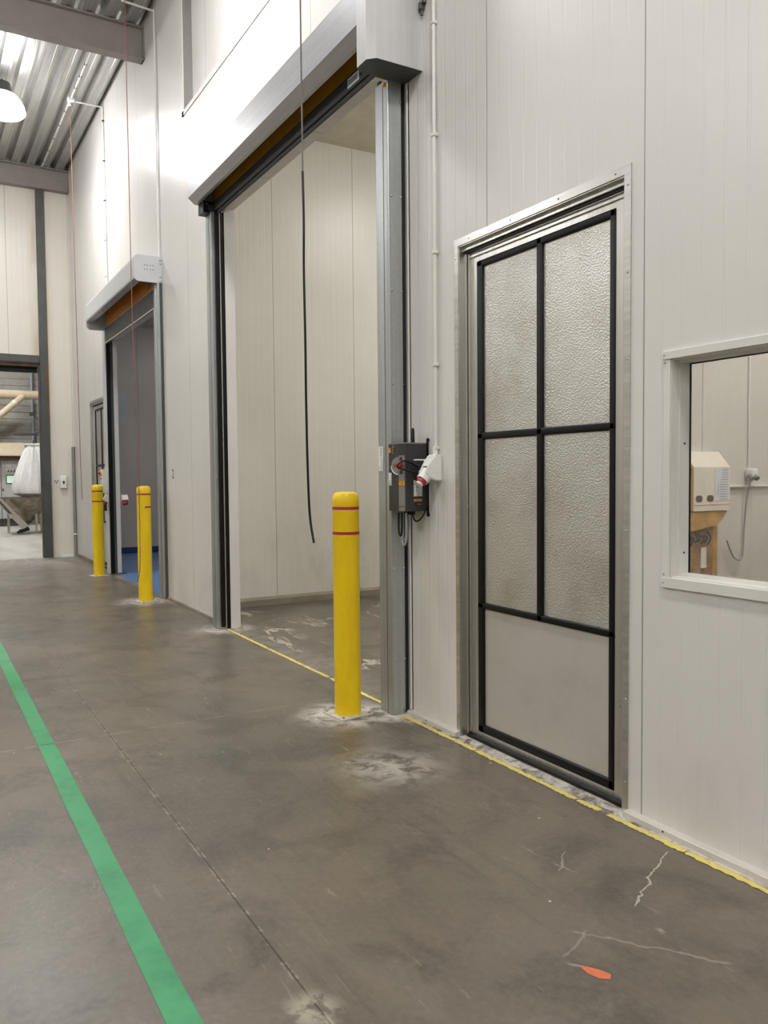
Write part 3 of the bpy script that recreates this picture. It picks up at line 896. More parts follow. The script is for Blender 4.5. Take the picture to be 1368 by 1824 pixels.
# half-round operating field with button
bm = BM()
cxx, czz = bx1 - 0.053, 1.560
pts = [(cxx - 0.082 * math.sin(PI * k / 16), czz + 0.050 * math.cos(PI * k / 16)) for k in range(17)]
prism(bm, pts, 1, by - 0.003, by + 0.002); pad = obj('keypad', bm, 'silver_strip', K)
bm = BM(); tube(bm, [(cxx - 0.083 * math.sin(PI * k / 16), by - 0.003, czz - 0.003 + 0.052 * math.cos(PI * k / 16)) for k in range(8, 17)], 0.0035, 6); obj('keypad_rim', bm, 'white_plastic', pad)
bm = BM(); box(bm, (cxx - 0.050, by - 0.0045, czz - 0.010), (cxx - 0.002, by - 0.002, czz + 0.010)); obj('keypad_label', bm, 'red_plastic', pad)
bm = BM(); lathe(bm, [(0.0, 0.0), (0.016, 0.0), (0.018, 0.006), (0.016, 0.014), (0.0, 0.018)], seg=20)
bmesh.ops.transform(bm, matrix=Matrix.Translation((bx1 - 0.029, by + 0.002, 1.560)) @ Matrix.Rotation(PI / 2, 4, 'X'), verts=bm.verts)
obj('stop_button', bm, 'red_plastic', K, True)
for z in (1.596, 1.520):
    bm = BM(); box(bm, (bx1 - 0.038, by - 0.004, z - 0.012), (bx1 - 0.021, by + 0.004, z + 0.012), 0.003); obj('push_button', bm, 'ink', K)
bm = BM(); prism(bm, [(bx1 - 0.050, by - 0.003), (bx1 - 0.004, by + 0.0085), (bx1 - 0.005, by + 0.012), (bx1 - 0.051, by + 0.001)], 2, 1.440, 1.468); obj('hazard_label', bm, 'print_amber', K)
bm = BM(); box(bm, (bx0 + 0.018, by - 0.002, 1.440), (bx0 + 0.052, by + 0.001, 1.516)); obj('barcode_label', bm, 'print_white', K)
bm = BM(); box(bm, (bx0 + 0.018, by - 0.0015, 1.632), (bx0 + 0.088, by + 0.001, 1.680)); pl_ = obj('maker_plate', bm, 'print_dark', K)
bm = BM(); box(bm, (bx0 + 0.022, by - 0.0025, 1.636), (bx0 + 0.046, by - 0.001, 1.668), 0.004); obj('emblem', bm, 'orange_label', pl_)
bm = BM(); box(bm, (bx1 - 0.001, -0.104, 1.374), (bx1 + 0.0015, -0.042, 1.470)); obj('type_plate', bm, 'print_white', K)
bm = BM(); box(bm, (bx1 - 0.001, -0.104, 1.343), (bx1 + 0.0015, -0.046, 1.359)); obj('caution_label', bm, 'print_amber', K)
bm = BM(); box(bm, (bx1 - 0.001, -0.100, 1.318), (bx1 + 0.0012, -0.052, 1.334)); obj('info_label', bm, 'print_dark', K)
bm = BM()
box(bm, (-4.102, -0.010, 1.258), (-4.090, -0.002, 1.712))
for z in (1.71, 1.262):
    tube(bm, [(-4.090, -0.003, z), (-4.090, -0.012, z)], 0.011, 12)
obj('mounting_rail', bm, 'black_rubber', K)
bm = BM(); tube(bm, [(-4.172, -0.06, 1.69), (-4.172, -0.06, 1.705), (-4.173, -0.06, 1.775), (-4.174, -0.06, 1.785)], 0.009, 10, True, [0.012, 0.010, 0.009, 0.005]); obj('antenna', bm, 'black_rubber', K, True)
bm = BM()
for k, x in enumerate((-4.215, -4.19, -4.165, -4.140)): tube(bm, [(x, -0.08, 1.286), (x, -0.08, 1.262)], 0.010, 10)
obj('cable_glands', bm, 'black_rubber', K)
for k, (xa, xb, dz, mt) in enumerate(((-4.215, -4.165, 0.185, 'grey_cable'), (-4.200, -4.155, 0.165, 'grey_cable'), (-4.185, -4.140, 0.195, 'grey_cable'), (-4.205, -4.172, 0.140, 'black_rubber'))):
    yy = -0.115 - 0.010 * k
    p = smooth_path([(xa, yy, 1.275), (xa - 0.003, yy, 1.20), (xa + 0.004, yy, 1.275 - dz * 0.9), ((xa + xb) / 2, yy, 1.275 - dz), (xb - 0.004, yy, 1.275 - dz * 0.9), (xb + 0.003, yy, 1.20), (xb, yy, 1.275)])
    bm = BM(); tube(bm, p, 0.0055, 8); obj('cable_loop', bm, mt, K, True)
bm = BM()
tube(bm, smooth_path([(-4.150, -0.08, 1.27), (-4.135, -0.08, 1.235), (-4.105, -0.075, 1.225), (-4.065, -0.06, 1.26), (-4.050, -0.04, 1.33), (-4.045, -0.04, 1.42), (-4.043, -0.06, 1.455)]), 0.0045, 8); obj('supply_cable', bm, 'black_rubber', K, True)

# ------------------------------------------------------------------ wall socket with plug
W = thing('power_socket', (-4.0, 0.0, 1.46), 'white angled industrial power socket with plug right of the control box', 'socket')
bm = BM()
prism(bm, [(0.0, 1.62), (-0.045, 1.62), (-0.060, 1.585), (-0.115, 1.515), (-0.100, 1.490), (-0.055, 1.470), (0.0, 1.462)], 0, -4.038, -3.950)
bmesh.ops.bevel(bm, geom=list(bm.edges), offset=0.006, segments=2, affect='EDGES')
obj('body', bm, 'white_plastic', W)
bm = BM(); tube(bm, [(-3.990, -0.070, 1.515), (-3.990, -0.114, 1.470)], 0.038, 20); obj('socket_collar', bm, 'white_plastic', W)
bm = BM(); tube(bm, [(-3.985, -0.112, 1.472), (-3.985, -0.130, 1.454)], 0.030, 20); obj('plug_ring', bm, 'red_plastic', W)
bm = BM(); tube(bm, [(-3.985, -0.129, 1.455), (-3.985, -0.140, 1.444)], 0.022, 16); obj('plug', bm, 'white_plastic', W)
bm = BM(); box(bm, (-4.012, -0.092, 1.545), (-3.975, -0.084, 1.552)); obj('lid_slot', bm, 'ink', W)
bm = BM(); tube(bm, [(-3.994, -0.018, 1.620), (-3.994, -0.018, 1.655)], 0.017, 12); obj('conduit_sleeve', bm, 'white_plastic', W)
bm = BM(); tube(bm, smooth_path([(-4.035, -0.10, 1.550), (-4.075, -0.125, 1.575)], 4), 0.012, 10, True); obj('cable_grip', bm, 'black_rubber', W, True)
bm = BM(); tube(bm, smooth_path([(-4.07, -0.125, 1.572), (-4.085, -0.175, 1.585), (-4.092, -0.215, 1.565), (-4.09, -0.215, 1.545), (-4.075, -0.17, 1.530), (-4.05, -0.11, 1.515), (-4.03, -0.07, 1.51)]), 0.005, 8); obj('cable', bm, 'black_rubber', W, True)
bm = BM(); tube(bm, smooth_path([(-4.101, -0.10, 1.590), (-4.075, -0.08, 1.590), (-4.03, -0.03, 1.588)]), 0.005, 8); obj('feed_tube', bm, 'white_plastic', W, True)

# conduit above the socket
cd = thing('conduit_pipe', (-3.988, 0.0, 1.655), 'thin white conduit running down the wall to the power socket', 'conduit')
bm = BM(); tube(bm, [(-3.990, -0.016, 1.64), (-3.984, -0.016, 7.1)], 0.0105, 10); obj('pipe', bm, 'pvc', cd, True)
for z in (1.66, 2.145, 2.794, 3.464, 4.096, 4.75, 5.4, 6.05):
    bm = BM(); box(bm, (-4.002, -0.030, z - 0.010), (-3.972, 0.0, z + 0.010), 0.004); obj('clip', bm, 'pvc', cd)

# short lead hanging beside the motor cover
bm = BM(); tube(bm, [(-4.110, -0.012, 4.9), (-4.110, -0.012, 4.265), (-4.112, -0.02, 4.24)], 0.010, 8); tube(bm, [(-4.088, -0.012, 4.9), (-4.088, -0.012, 4.30)], 0.008, 8)
o_ = obj('power_lead', bm, 'galv_post', loc=(-4.11, 0, 4.24)); tag(o_, 'grey cable pipe ending beside the big motor cover', 'cable')
bm = BM(); box(bm, (-4.122, -0.034, 4.225), (-4.098, -0.002, 4.268), 0.005); tube(bm, [(-4.088, -0.014, 4.255), (-4.088, -0.014, 4.30)], 0.013, 8); tube(bm, [(-4.110, -0.015, 4.195), (-4.110, -0.015, 4.225)], 0.007, 8)
obj('end_gland', bm, 'dark_steel', o_)

# ------------------------------------------------------------------ bollards
R = 0.083
bprof = [(R, 0.0), (R, 1.315), (R * 1.012, 1.318), (R * 1.012, 1.350), (R * 0.97, 1.376), (R * 0.86, 1.391), (R * 0.66, 1.398), (R * 0.3, 1.4005), (0.0, 1.401)]
def bollard(loc, rot, label, broken=False):
    b = thing('bollard', loc, label, 'bollard', 'yellow bollards guarding the shutters')
    cx, cy, _ = loc
    bm = BM(); lathe(bm, [(R, 0.010)] + bprof[1:], loc, 48); obj('post', bm, 'yellow', b, True)
    def stripe(z, a0=0, a1=2 * PI):
        bm = BM(); lathe(bm, [(R * 0.99, z - 0.009), (R * 1.012, z - 0.009), (R * 1.012, z + 0.009), (R * 0.99, z + 0.009)], loc, 48, a0, a1, False); obj('red_band', bm, 'red', b, True)
        bm = BM(); lathe(bm, [(R * 0.99, z - 0.013), (R * 1.010, z - 0.013), (R * 1.010, z - 0.009), (R * 0.99, z - 0.009)], loc, 48, a0, a1, False); obj('band_edge', bm, 'plate', b, True)
    stripe(1.300)
    if broken:
        stripe(1.146, -0.10, 4.75)
    else:
        stripe(1.146)
    bm = BM(); box(bm, (cx - 0.115, cy - 0.115, 0.0), (cx + 0.115, cy + 0.115, 0.012), 0.003)
    bmesh.ops.rotate(bm, cent=(cx, cy, 0), matrix=Matrix.Rotation(rot, 3, 'Z'), verts=bm.verts)
    pl = obj('base_plate', bm, 'plate', b)
    for sx in (-1, 1):
        for sy in (-1, 1):
            v = Matrix.Rotation(rot, 3, 'Z') @ Vector((sx * 0.097, sy * 0.097, 0))
            bm = BM(); tube(bm, [(cx + v.x, cy + v.y, 0.012), (cx + v.x, cy + v.y, 0.024)], 0.010, 6); obj('bolt', bm, 'screw', pl)
    return b
bollard((-4.495, -0.356, 0.0), 0.10, 'nearest yellow bollard, in front of the big right guide post')
bollard((-9.945, -0.285, 0.0), 0.35, 'middle yellow bollard with a broken lower red stripe, right of far shutter', True)
bollard((-12.935, -0.262, 0.0), 0.28, 'furthest yellow bollard with two red stripes, left of far shutter')

# ------------------------------------------------------------------ hanging pull cords
c1 = thing('pull_cord', (-4.75, -0.5, 1.075), 'black pull cord hanging in front of the big shutter', 'cord')
bm = BM(); tube(bm, [(-4.757, -0.5, 7.10), (-4.755, -0.5, 3.32)], 0.0055, 6); obj('wire', bm, 'steel_wire', c1, True)
bm = BM(); tube(bm, smooth_path([(-4.755, -0.5, 3.42), (-4.748, -0.5, 3.1), (-4.756, -0.5, 2.8), (-4.749, -0.5, 2.4), (-4.748, -0.5, 1.95), (-4.738, -0.5, 1.55), (-4.715, -0.5, 1.25), (-4.660, -0.5, 1.078)], 8), 0.008, 8); obj('cord', bm, 'black_rubber', c1, True)
c2 = thing('pull_cord', (-9.41, -0.5, 0.31), 'long red pull cord hanging beside the far shutter, in front of middle bollard', 'cord')
bm = BM(); tube(bm, smooth_path([(-9.408, -0.5, 7.15), (-9.40, -0.5, 5.0), (-9.390, -0.5, 3.4), (-9.33, -0.5, 2.2), (-9.268, -0.5, 1.44), (-9.26, -0.5, 0.95), (-9.29, -0.5, 0.50), (-9.38, -0.5, 0.36), (-9.425, -0.5, 0.31)], 6), 0.0045, 6); obj('cord', bm, 'red_cord', c2, True)
c3 = thing('pull_cord', (-13.0, -0.48, 1.18), 'red pull cord hanging from roof conduit, by the far corner', 'cord')
bm = BM(); tube(bm, smooth_path([(-13.13, -0.48, 7.12), (-13.10, -0.48, 5.4), (-13.06, -0.48, 3.6), (-13.03, -0.48, 2.0), (-13.0, -0.48, 1.5), (-12.965, -0.48, 1.18)], 6), 0.0045, 6); obj('cord', bm, 'red_cord', c3, True)
bm = BM(); lathe(bm, [(0.0, 0.0), (0.02, 0.006), (0.02, 0.03), (0.0, 0.04)], (-13.13, -0.48, 7.09), 12); obj('ring', bm, 'pvc', c3)

# ------------------------------------------------------------------ roof steel, conduits, lamps
def ibeam(x, z0, z1, label, y1=-0.002):
    b = thing('roof_beam', (x, -5.5, z0), label, 'beam')
    bm = BM()
    w, tf, tw = 0.075, 0.016, 0.012
    prof = [(x - w, z0), (x + w, z0), (x + w, z0 + tf), (x + tw / 2, z0 + tf), (x + tw / 2, z1 - tf), (x + w, z1 - tf), (x + w, z1), (x - w, z1), (x - w, z1 - tf), (x - tw / 2, z1 - tf), (x - tw / 2, z0 + tf), (x - w, z0 + tf)]
    prism(bm, prof, 1, HY0 + 0.01, y1)
    obj('beam', bm, 'beam', b)
    bm = BM(); box(bm, (x - w, y1 - 0.014, z0), (x + w, y1, z1)); obj('end_plate', bm, 'beam', b)
    return b
ibeam(-10.635, 6.766, 7.172, 'grey steel roof beam crossing the top left of the view')
ibeam(-4.8, 6.69, 7.10, 'grey steel roof beam over the big shutter')
b2 = thing('roof_beam', (-16.4, -5.5, 6.86), 'grey steel roof beam along the top of the far wall', 'beam')
bm = BM(); prism(bm, [(-16.49, 6.86), (-16.33, 6.86), (-16.33, 6.876), (-16.42, 6.876), (-16.42, 7.235), (-16.33, 7.235), (-16.33, 7.25), (-16.49, 7.25)], 1, HY0 + 0.01, -0.004); obj('beam', bm, 'beam', b2)

# steel post and lintel of the far doorway
sp_ = thing('steel_column', (-16.42, -0.507, 0.0), 'tall dark steel column at the right side of the far doorway', 'column')
bm = BM(); box(bm, (-16.498, -0.580, 0.0), (-16.43, -0.436, 6.86), 0.004); obj('column', bm, 'dark_steel', sp_)
bm = BM(); box(bm, (-16.4295, -0.47, 2.5), (-16.428, -0.436, 3.6)); obj('rust_streak', bm, 'rust', sp_)
bm = BM(); box(bm, (-16.45, -0.45, 1.395), (-16.424, -0.41, 1.41)); obj('latch', bm, 'screw', sp_)
ln = thing('steel_lintel', (-16.45, -2.4, 3.66), 'dark steel lintel over the far doorway', 'lintel')
bm = BM(); box(bm, (-16.498, -4.2, 3.665), (-16.44, -0.582, 3.797), 0.003); obj('lintel', bm, 'dark_steel', ln)
bm = BM(); box(bm, (-16.65, -4.2, 3.60), (-16.50, -0.582, 3.660)); obj('under_plate', bm, 'rust', ln)
bm = BM(); box(bm, (-16.72, -4.2, 3.50), (-16.66, -0.60, 3.64), 0.01); obj('door_edge', bm, 'black_rubber', ln)
bm = BM(); box(bm, (-16.64, -0.60, 0.0), (-16.50, -0.583, 3.60)); obj('jamb_lining', bm, 'dark_steel', ln)

# electrical conduits
def conduit(label, parts_, loc, r=0.013):
    d = thing('conduit_pipe', loc, label, 'conduit')
    for pts, clips in parts_:
        bm = BM(); tube(bm, pts, r, 8); obj('pipe', bm, 'pvc', d, True)
        for c in clips:
            bm = BM(); box(bm, (c[0] - 0.018, c[1] - 0.018, c[2] - 0.012), (c[0] + 0.018, c[1] + 0.018, c[2] + 0.012), 0.004); obj('clip', bm, 'dark_steel', d)
    return d
zr = lambda x: roofz(x) - 0.018
xs = [-11.9, -12.3, -12.7, -13.6, -14.2, -14.8, -15.4, -16.0]
conduit('white conduit running along under the roof deck to the far wall',
        [([(-10.75, -0.47, zr(-10.75)), (-16.25, -0.47, zr(-16.25))], [(x, -0.47, zr(x)) for x in xs]),
        ], (-13.5, -0.47, 7.16), 0.014)
conduit('white conduit dropping down the wall onto the far shutter housing',
        [([(-13.10, -0.40, zr(-13.1) - 0.03), (-13.10, -0.02, zr(-13.1) - 0.03)], []),
         ([(-13.10, -0.016, 7.17), (-13.06, -0.016, 4.19)], [(-13.085, -0.016, z) for z in (4.6, 5.15, 5.75, 6.35, 6.95)])],
        (-13.1, 0.0, 4.17), 0.014)
conduit('white conduit running straight down to the white far housing end cap',
        [([(-10.03, -0.016, 7.12), (-10.03, -0.016, 4.18)], []), ([(-10.03, -0.016, 7.10), (-10.03, -0.40, 7.12)], [])], (-10.03, 0.0, 4.18), 0.013)
bm = BM()
for (x, y) in ((-13.10, -0.47),):
    box(bm, (x - 0.05, y - 0.05, zr(x) - 0.045), (x + 0.05, y + 0.05, zr(x) + 0.012), 0.012)
o_ = obj('junction_box', bm, 'pvc', loc=(-13.1, -0.47, 7.1)); tag(o_, 'small white junction box on the roof conduit', 'junction box')

def lamp(x, y, label, z=6.76, mat='lens', rs=0.30):
    d = thing('high_bay_lamp', (x, y, z), label, 'lamp', 'high bay lamps under the roof')
    bm = BM(); lathe(bm, [(0.0, -0.10), (rs * 0.5, -0.095), (rs * 0.9, -0.07), (rs, -0.04), (rs, -0.02), (rs * 0.99, 0.0)], (x, y, z), 28); obj('lens', bm, mat, d, True)
    bm = BM(); lathe(bm, [(rs * 0.62, 0.19), (rs * 0.60, 0.20), (rs * 0.55, 0.215), (rs * 0.42, 0.26), (rs * 0.36, 0.36), (0.0, 0.365)], (x, y, z), 28); obj('lamp_housing', bm, 'dark_steel', d, True)
    bm = BM(); lathe(bm, [(rs * 0.99, 0.0), (rs * 0.96, 0.05), (rs * 0.86, 0.11), (rs * 0.70, 0.17), (rs * 0.61, 0.195)], (x, y, z), 28, caps=False); obj('glare_shell', bm, 'glare_shell', d, True)  # glowing shell added to enlarge the lamp like its glare
    bm = BM(); tube(bm, [(x, y, z + 0.36), (x, y, z + 0.42)], 0.008, 6); obj('hanger', bm, 'steel_wire', d)
    return d
lamp(-12.9, -1.43, 'glaring high bay lamp at the left edge under the roof deck')
for x, y in ((-6.75, -1.43), (-0.6, -1.43), (-12.9, -7.5), (-6.75, -7.5), (-0.6, -7.5), (4.8, -4.5)):
    lamp(x, y, 'high bay lamp under the roof, outside the view')
for x, y in ((-21.0, -1.6), (-26.0, -2.2)):
    lamp(x, y, 'high bay lamp beyond the far doorway', 6.9, 'tube_far')

def batten(x, y, z, along, label, L=1.5, mat='tube'):
    d = thing('ceiling_light', (x, y, z), label, 'lamp', 'batten lights inside the rooms')
    a = (L / 2, 0.09) if along == 0 else (0.09, L / 2)
    bm = BM(); box(bm, (x - a[0], y - a[1], z - 0.02), (x + a[0], y + a[1], z)); obj('housing', bm, 'white_trim', d)
    bm = BM(); box(bm, (x - a[0] * 0.97, y - a[1] * 0.9, z - 0.06), (x + a[0] * 0.97, y + a[1] * 0.9, z - 0.02), 0.01); obj('diffuser', bm, mat, d)
for x, y in ((-6.0, 3.2), (-6.0, 5.0)):
    batten(x, y, 5.46, 0, 'batten light on the ceiling of the bay behind the big shutter')
for x, y in ((-2.6, 2.4), (-0.6, 3.4)):
    batten(x, y, 5.46, 1, 'batten light on the ceiling of the room behind the window', mat='tube_win')
batten(-13.0, 2.6, 4.5, 0, 'unseen fill light added inside the far shutter', mat='tube_fill')  # unseen lamp, added to brighten the otherwise unlit room

# ------------------------------------------------------------------ floor markings
bm = BM()
N = 60
L, Rr = [], []
for k in range(N + 1):
    x = -15.0 + k * (19.0 / N)
    j = random.uniform(-0.0025, 0.0025)
    L.append(bm.verts.new((x, -2.122 + j, 0.0015))); Rr.append(bm.verts.new((x, -2.034 + random.uniform(-0.002, 0.002), 0.0015)))
for k in range(N):
    bm.faces.new((L[k], L[k + 1], Rr[k + 1], Rr[k]))
o_ = obj('floor_line', bm, 'green'); tag(o_, 'green painted walkway line along the concrete floor', 'floor line')
bm = BM()
x = -7.66
ranges = []
def tape(x0, x1, gap):
    x = x0
    while x < x1:
        l = random.uniform(0.15, 0.8) if gap else random.uniform(0.5, 1.1)
        xe = min(x + l, x1)
        n = max(2, int((xe - x) / 0.012))
        A, B = [], []
        for k in range(n + 1):
            q = x + (xe - x) * k / n
            ends = 1.0 if 0 < k < n else 0.75
            yc = -0.048 if q < -4.4 else -0.078
            A.append(bm.verts.new((q, yc - 0.017 * ends - random.uniform(-0.005, 0.005), 0.002)))
            B.append(bm.verts.new((q, yc + 0.017 * ends + random.uniform(-0.009, 0.003), 0.002)))
        for k in range(n):
            bm.faces.new((A[k], A[k + 1], B[k + 1], B[k]))
        x = xe + (random.uniform(0.002, 0.014) if gap else random.uniform(0.003, 0.015))
tape(-7.66, -6.6, False); tape(-6.58, -5.4, True); tape(-5.36, -4.47, False)
tape(-4.29, -2.6, True); tape(-2.55, 1.0, True)
o_ = obj('floor_tape', bm, 'tape'); tag(o_, 'worn yellow floor tape along the foot of the panel wall', 'floor tape')
bm = BM()
pts = [(-1.80, -0.965), (-1.775, -0.945), (-1.745, -0.925), (-1.715, -0.915), (-1.700, -0.935), (-1.720, -0.960), (-1.755, -0.972)]
v1 = [bm.verts.new((p[0], p[1], 0.0012)) for p in pts]; bm.faces.new(v1)
o_ = obj('paint_fleck', bm, 'orange_paint'); tag(o_, 'small orange paint fleck on the concrete floor', 'paint mark')

# ------------------------------------------------------------------ items by the far shutter and far corner
sb = thing('switch_box', (-13.16, -0.14, 1.27), 'white switch box with red rotary knob on the far shutter post', 'switch')
bm = BM(); box(bm, (-13.28, -0.15, 1.27), (-13.10, -0.070, 1.635), 0.006); obj('box', bm, 'white_plastic', sb)
bm = BM(); tube(bm, [(-13.19, -0.15, 1.575), (-13.19, -0.172, 1.575)], 0.045, 16); obj('knob_plate', bm, 'orange_label', sb)
bm = BM(); box(bm, (-13.235, -0.20, 1.560), (-13.145, -0.172, 1.590), 0.006); obj('knob', bm, 'red_plastic', sb)
bm = BM(); tube(bm, [(-13.21, -0.150, 1.49), (-13.21, -0.156, 1.49)], 0.014, 10); obj('keyhole', bm, 'ink', sb)
ps = thing('power_socket', (-13.09, -0.11, 1.0), 'small white socket with red plug below the switch box', 'socket')
bm = BM(); prism(bm, [(-0.070, 1.25), (-0.10, 1.25), (-0.16, 1.16), (-0.10, 1.13), (-0.070, 1.13)], 0, -13.14, -13.06); obj('body', bm, 'white_plastic', ps)
bm = BM(); tube(bm, [(-13.10, -0.12, 1.13), (-13.10, -0.14, 1.08)], 0.04, 14); obj('collar', bm, 'red_plastic', ps)
bm = BM(); tube(bm, [(-13.10, -0.12, 1.09), (-13.10, -0.12, 0.99)], 0.026, 12); obj('plug', bm, 'ink', ps)
p2 = thing('power_socket', (-13.03, 0.15, 1.1), 'grey socket with red plug on the inner side of far shutter', 'socket')
bm = BM(); prism(bm, [(-13.05, 1.235), (-12.99, 1.235), (-12.93, 1.16), (-12.97, 1.13), (-13.05, 1.14)], 1, 0.11, 0.20); obj('body', bm, 'cabinet', p2)
bm = BM(); tube(bm, [(-12.985, 0.155, 1.16), (-12.955, 0.155, 1.09)], 0.045, 14); obj('collar', bm, 'red_plastic', p2)
sd = thing('soap_dispenser', (-16.5, -0.223, 1.31), 'white soap dispenser with drop-shaped window on the far wall', 'dispenser')
bm = BM(); box(bm, (-16.50, -0.282, 1.31), (-16.40, -0.165, 1.555), 0.02, 4); obj('body', bm, 'white_plastic', sd, True)
bm = BM()
dp = [(-0.223 + 0.024 * math.sin(a) * (0.55 - 0.45 * math.cos(a)) / 0.8, 1.418 - 0.036 * math.cos(a)) for a in [2 * PI * k / 20 for k in range(20)]]
prism(bm, dp, 0, -16.402, -16.396); obj('window', bm, 'ink', sd)
for (y, z) in ((-0.365, 1.452), (-0.318, 1.450), (-0.340, 1.418)):
    bm = BM(); tube(bm, [(-16.50, y, z), (-16.494, y, z)], 0.013, 10)
    o_ = obj('wall_plug', bm, 'ink', loc=(-16.5, y, z)); tag(o_, 'one of three dark drill holes beside the soap dispenser', 'hole', 'drill holes in the far wall')
cp = thing('corner_pipe', (-16.44, -0.03, 0.0), 'grey upright pipe standing in the far corner', 'pipe')
bm = BM(); tube(bm, [(-16.445, -0.03, 0.0), (-16.445, -0.03, 2.10)], 0.03, 12); obj('pipe', bm, 'silver_strip', cp, True)
bm = BM(); tube(bm, [(-16.445, -0.03, 0.42), (-16.445, -0.03, 0.445)], 0.04, 12); obj('clamp', bm, 'white_plastic', cp)
fc = bpy.data.curves.new('wall_mark', 'FONT'); fc.body = '2'; fc.size = 0.16; fc.extrude = 0.0005
tmp = bpy.data.objects.new('tmp', fc); C.objects.link(tmp)
dg = bpy.context.evaluated_depsgraph_get(); dg.update()
me = bpy.data.meshes.new_from_object(tmp.evaluated_get(dg))
bpy.data.objects.remove(tmp)
me.materials.clear(); me.materials.append(MAT['ink'])
wm = bpy.data.objects.new('wall_mark', me); C.objects.link(wm)
wm.rotation_euler = (PI / 2, 0, 0); wm.location = (-9.70, -0.0015, 1.49); wm.scale = (0.9, 1.0, 1.0)
tag(wm, 'small handwritten black 2 on the wall between the shutters', 'writing')

# ------------------------------------------------------------------ room behind the window
bc = thing('dispenser_box', (-4.0, 2.38, 1.235), 'cream box with sloping top and papers, behind the window', 'box')
bm = BM()
prism(bm, [(-4.10, 1.22), (-3.95, 1.22), (-3.95, 1.54), (-4.05, 1.655), (-4.10, 1.655)], 1, 2.187, 2.585); obj('body', bm, 'cream', bc)
bm = BM(); prism(bm, [(-4.10, 1.222), (-3.962, 1.222), (-3.962, 1.535), (-4.055, 1.650), (-4.10, 1.650)], 1, 2.172, 2.188); obj('side_board', bm, 'wood', bc)
for y in (2.243, 2.365):
    bm = BM(); prism(bm, round_rect(y - 0.036, 1.286, y + 0.036, 1.334, 0.022), 0, -3.951, -3.948); obj('hole', bm, 'hole', bc)
bm = BM(); box(bm, (-3.951, 2.187, 1.262), (-3.948, 2.585, 1.266)); obj('seam', bm, 'wood', bc)
for z0_, z1_ in ((1.435, 1.535), (1.355, 1.43), (1.292, 1.35)):
    bm = BM(); box(bm, (-3.9505, 2.415, z0_), (-3.948, 2.57, z1_)); obj('paper', bm, 'print_paper', bc)
bs = thing('board_stand', (-4.0, 2.3, 0.0), 'product-smeared brown board stand under the cream box', 'stand')
bm = BM(); box(bm, (-4.09, 2.05, 0.0), (-3.985, 2.44, 1.13)); obj('board', bm, 'smeared', bs)
bm = BM(); box(bm, (-4.095, 2.44, 0.0), (-3.985, 2.495, 1.16)); obj('edge_board', bm, 'wood', bs)
bm = BM(); prism(bm, [(2.06, 1.06), (2.10, 1.215), (2.57, 1.215), (2.53, 1.165), (2.46, 1.11)], 0, -4.09, -3.96); obj('shelf', bm, 'wood', bs)
bm = BM(); box(bm, (-3.984, 2.30, 0.80), (-3.974, 2.36, 0.95)); obj('paper', bm, 'cream', bs)
for k in range(9):
    y = 2.09 + 0.035 * k + random.uniform(-0.01, 0.01)
    bm = BM(); tube(bm, smooth_path([(-3.98, y, 1.05 + random.uniform(-0.02, 0.02)), (-3.955, y + 0.01, 1.02), (-3.965, y - 0.015, 0.985 + random.uniform(-0.02, 0.02))], 4), 0.006, 6); obj('hook', bm, 'dark_steel', bs, True)
so = thing('wall_socket', (-4.1, 2.99, 1.45), 'white wall sockets with plugs on the panel behind the window', 'socket')
bm = BM(); box(bm, (-4.10, 2.955, 1.46), (-4.03, 3.035, 1.53), 0.015, 3); obj('body', bm, 'white_plastic', so, True)
for y in (2.945, 3.00):
    bm = BM(); tube(bm, [(-4.05, y, 1.475), (-4.01, y - 0.005, 1.448)], 0.020, 12); obj('plug', bm, 'silver_strip', so)
bm = BM(); tube(bm, [(-4.09, 2.993, 1.53), (-4.09, 2.993, 5.4)], 0.008, 8); obj('conduit', bm, 'pvc', so, True)
bm = BM(); tube(bm, smooth_path([(-4.03, 2.945, 1.45), (-4.06, 2.935, 1.30), (-4.08, 2.932, 1.05), (-4.08, 2.925, 0.90), (-4.07, 2.88, 0.82), (-4.06, 2.78, 0.85), (-4.06, 2.70, 0.98)]), 0.006, 6); obj('cable', bm, 'grey_cable', so, True)
bm = BM(); box(bm, (-4.10, 2.60, 1.383), (-4.075, 3.9, 1.400), 0.004)
o_ = obj('cable_rail', bm, 'pvc', loc=(-4.09, 3.2, 1.39)); tag(o_, 'thin horizontal rail on the panel behind the window', 'rail')

# ------------------------------------------------------------------ beyond the far doorway
bp = thing('duct_pipe', (-28.5, 0.0, 4.2), 'thick beige horizontal pipe beyond the far doorway', 'pipe')
bm = BM(); tube(bm, [(-28.5, -5.0, 4.20), (-28.5, 3.6, 4.20)], 0.135, 20); obj('pipe', bm, 'beige_pipe', bp, True)
for y in (-2.0, 2.2):
    bm = BM(); box(bm, (-29.488, y - 0.04, 4.15), (-28.6, y + 0.04, 4.25)); obj('bracket', bm, 'dark_steel', bp)
bm = BM(); tube(bm, [(-28.4, 0.40, 4.12), (-28.3, 0.24, 3.98), (-28.3, -0.9, 2.95)], 0.10, 16); br_ = obj('branch_pipe', bm, 'beige_pipe', bp, True)
bm = BM(); tube(bm, [(-28.3, 0.19, 3.935), (-28.3, 0.13, 3.88)], 0.112, 16); obj('coupling', bm, 'cream', br_, True)
up = thing('water_pipe', (-29.4, 0.78, 2.6), 'thin blue upright pipe on the cladding beyond the far doorway', 'pipe')
bm = BM(); tube(bm, [(-29.4, 0.80, 2.70), (-29.4, 0.78, 7.4)], 0.04, 10); obj('pipe', bm, 'blue_pipe', up, True)
bm = BM(); box(bm, (-29.488, 0.72, 3.60), (-29.33, 0.86, 3.72), 0.02); obj('valve', bm, 'dark_steel', up)
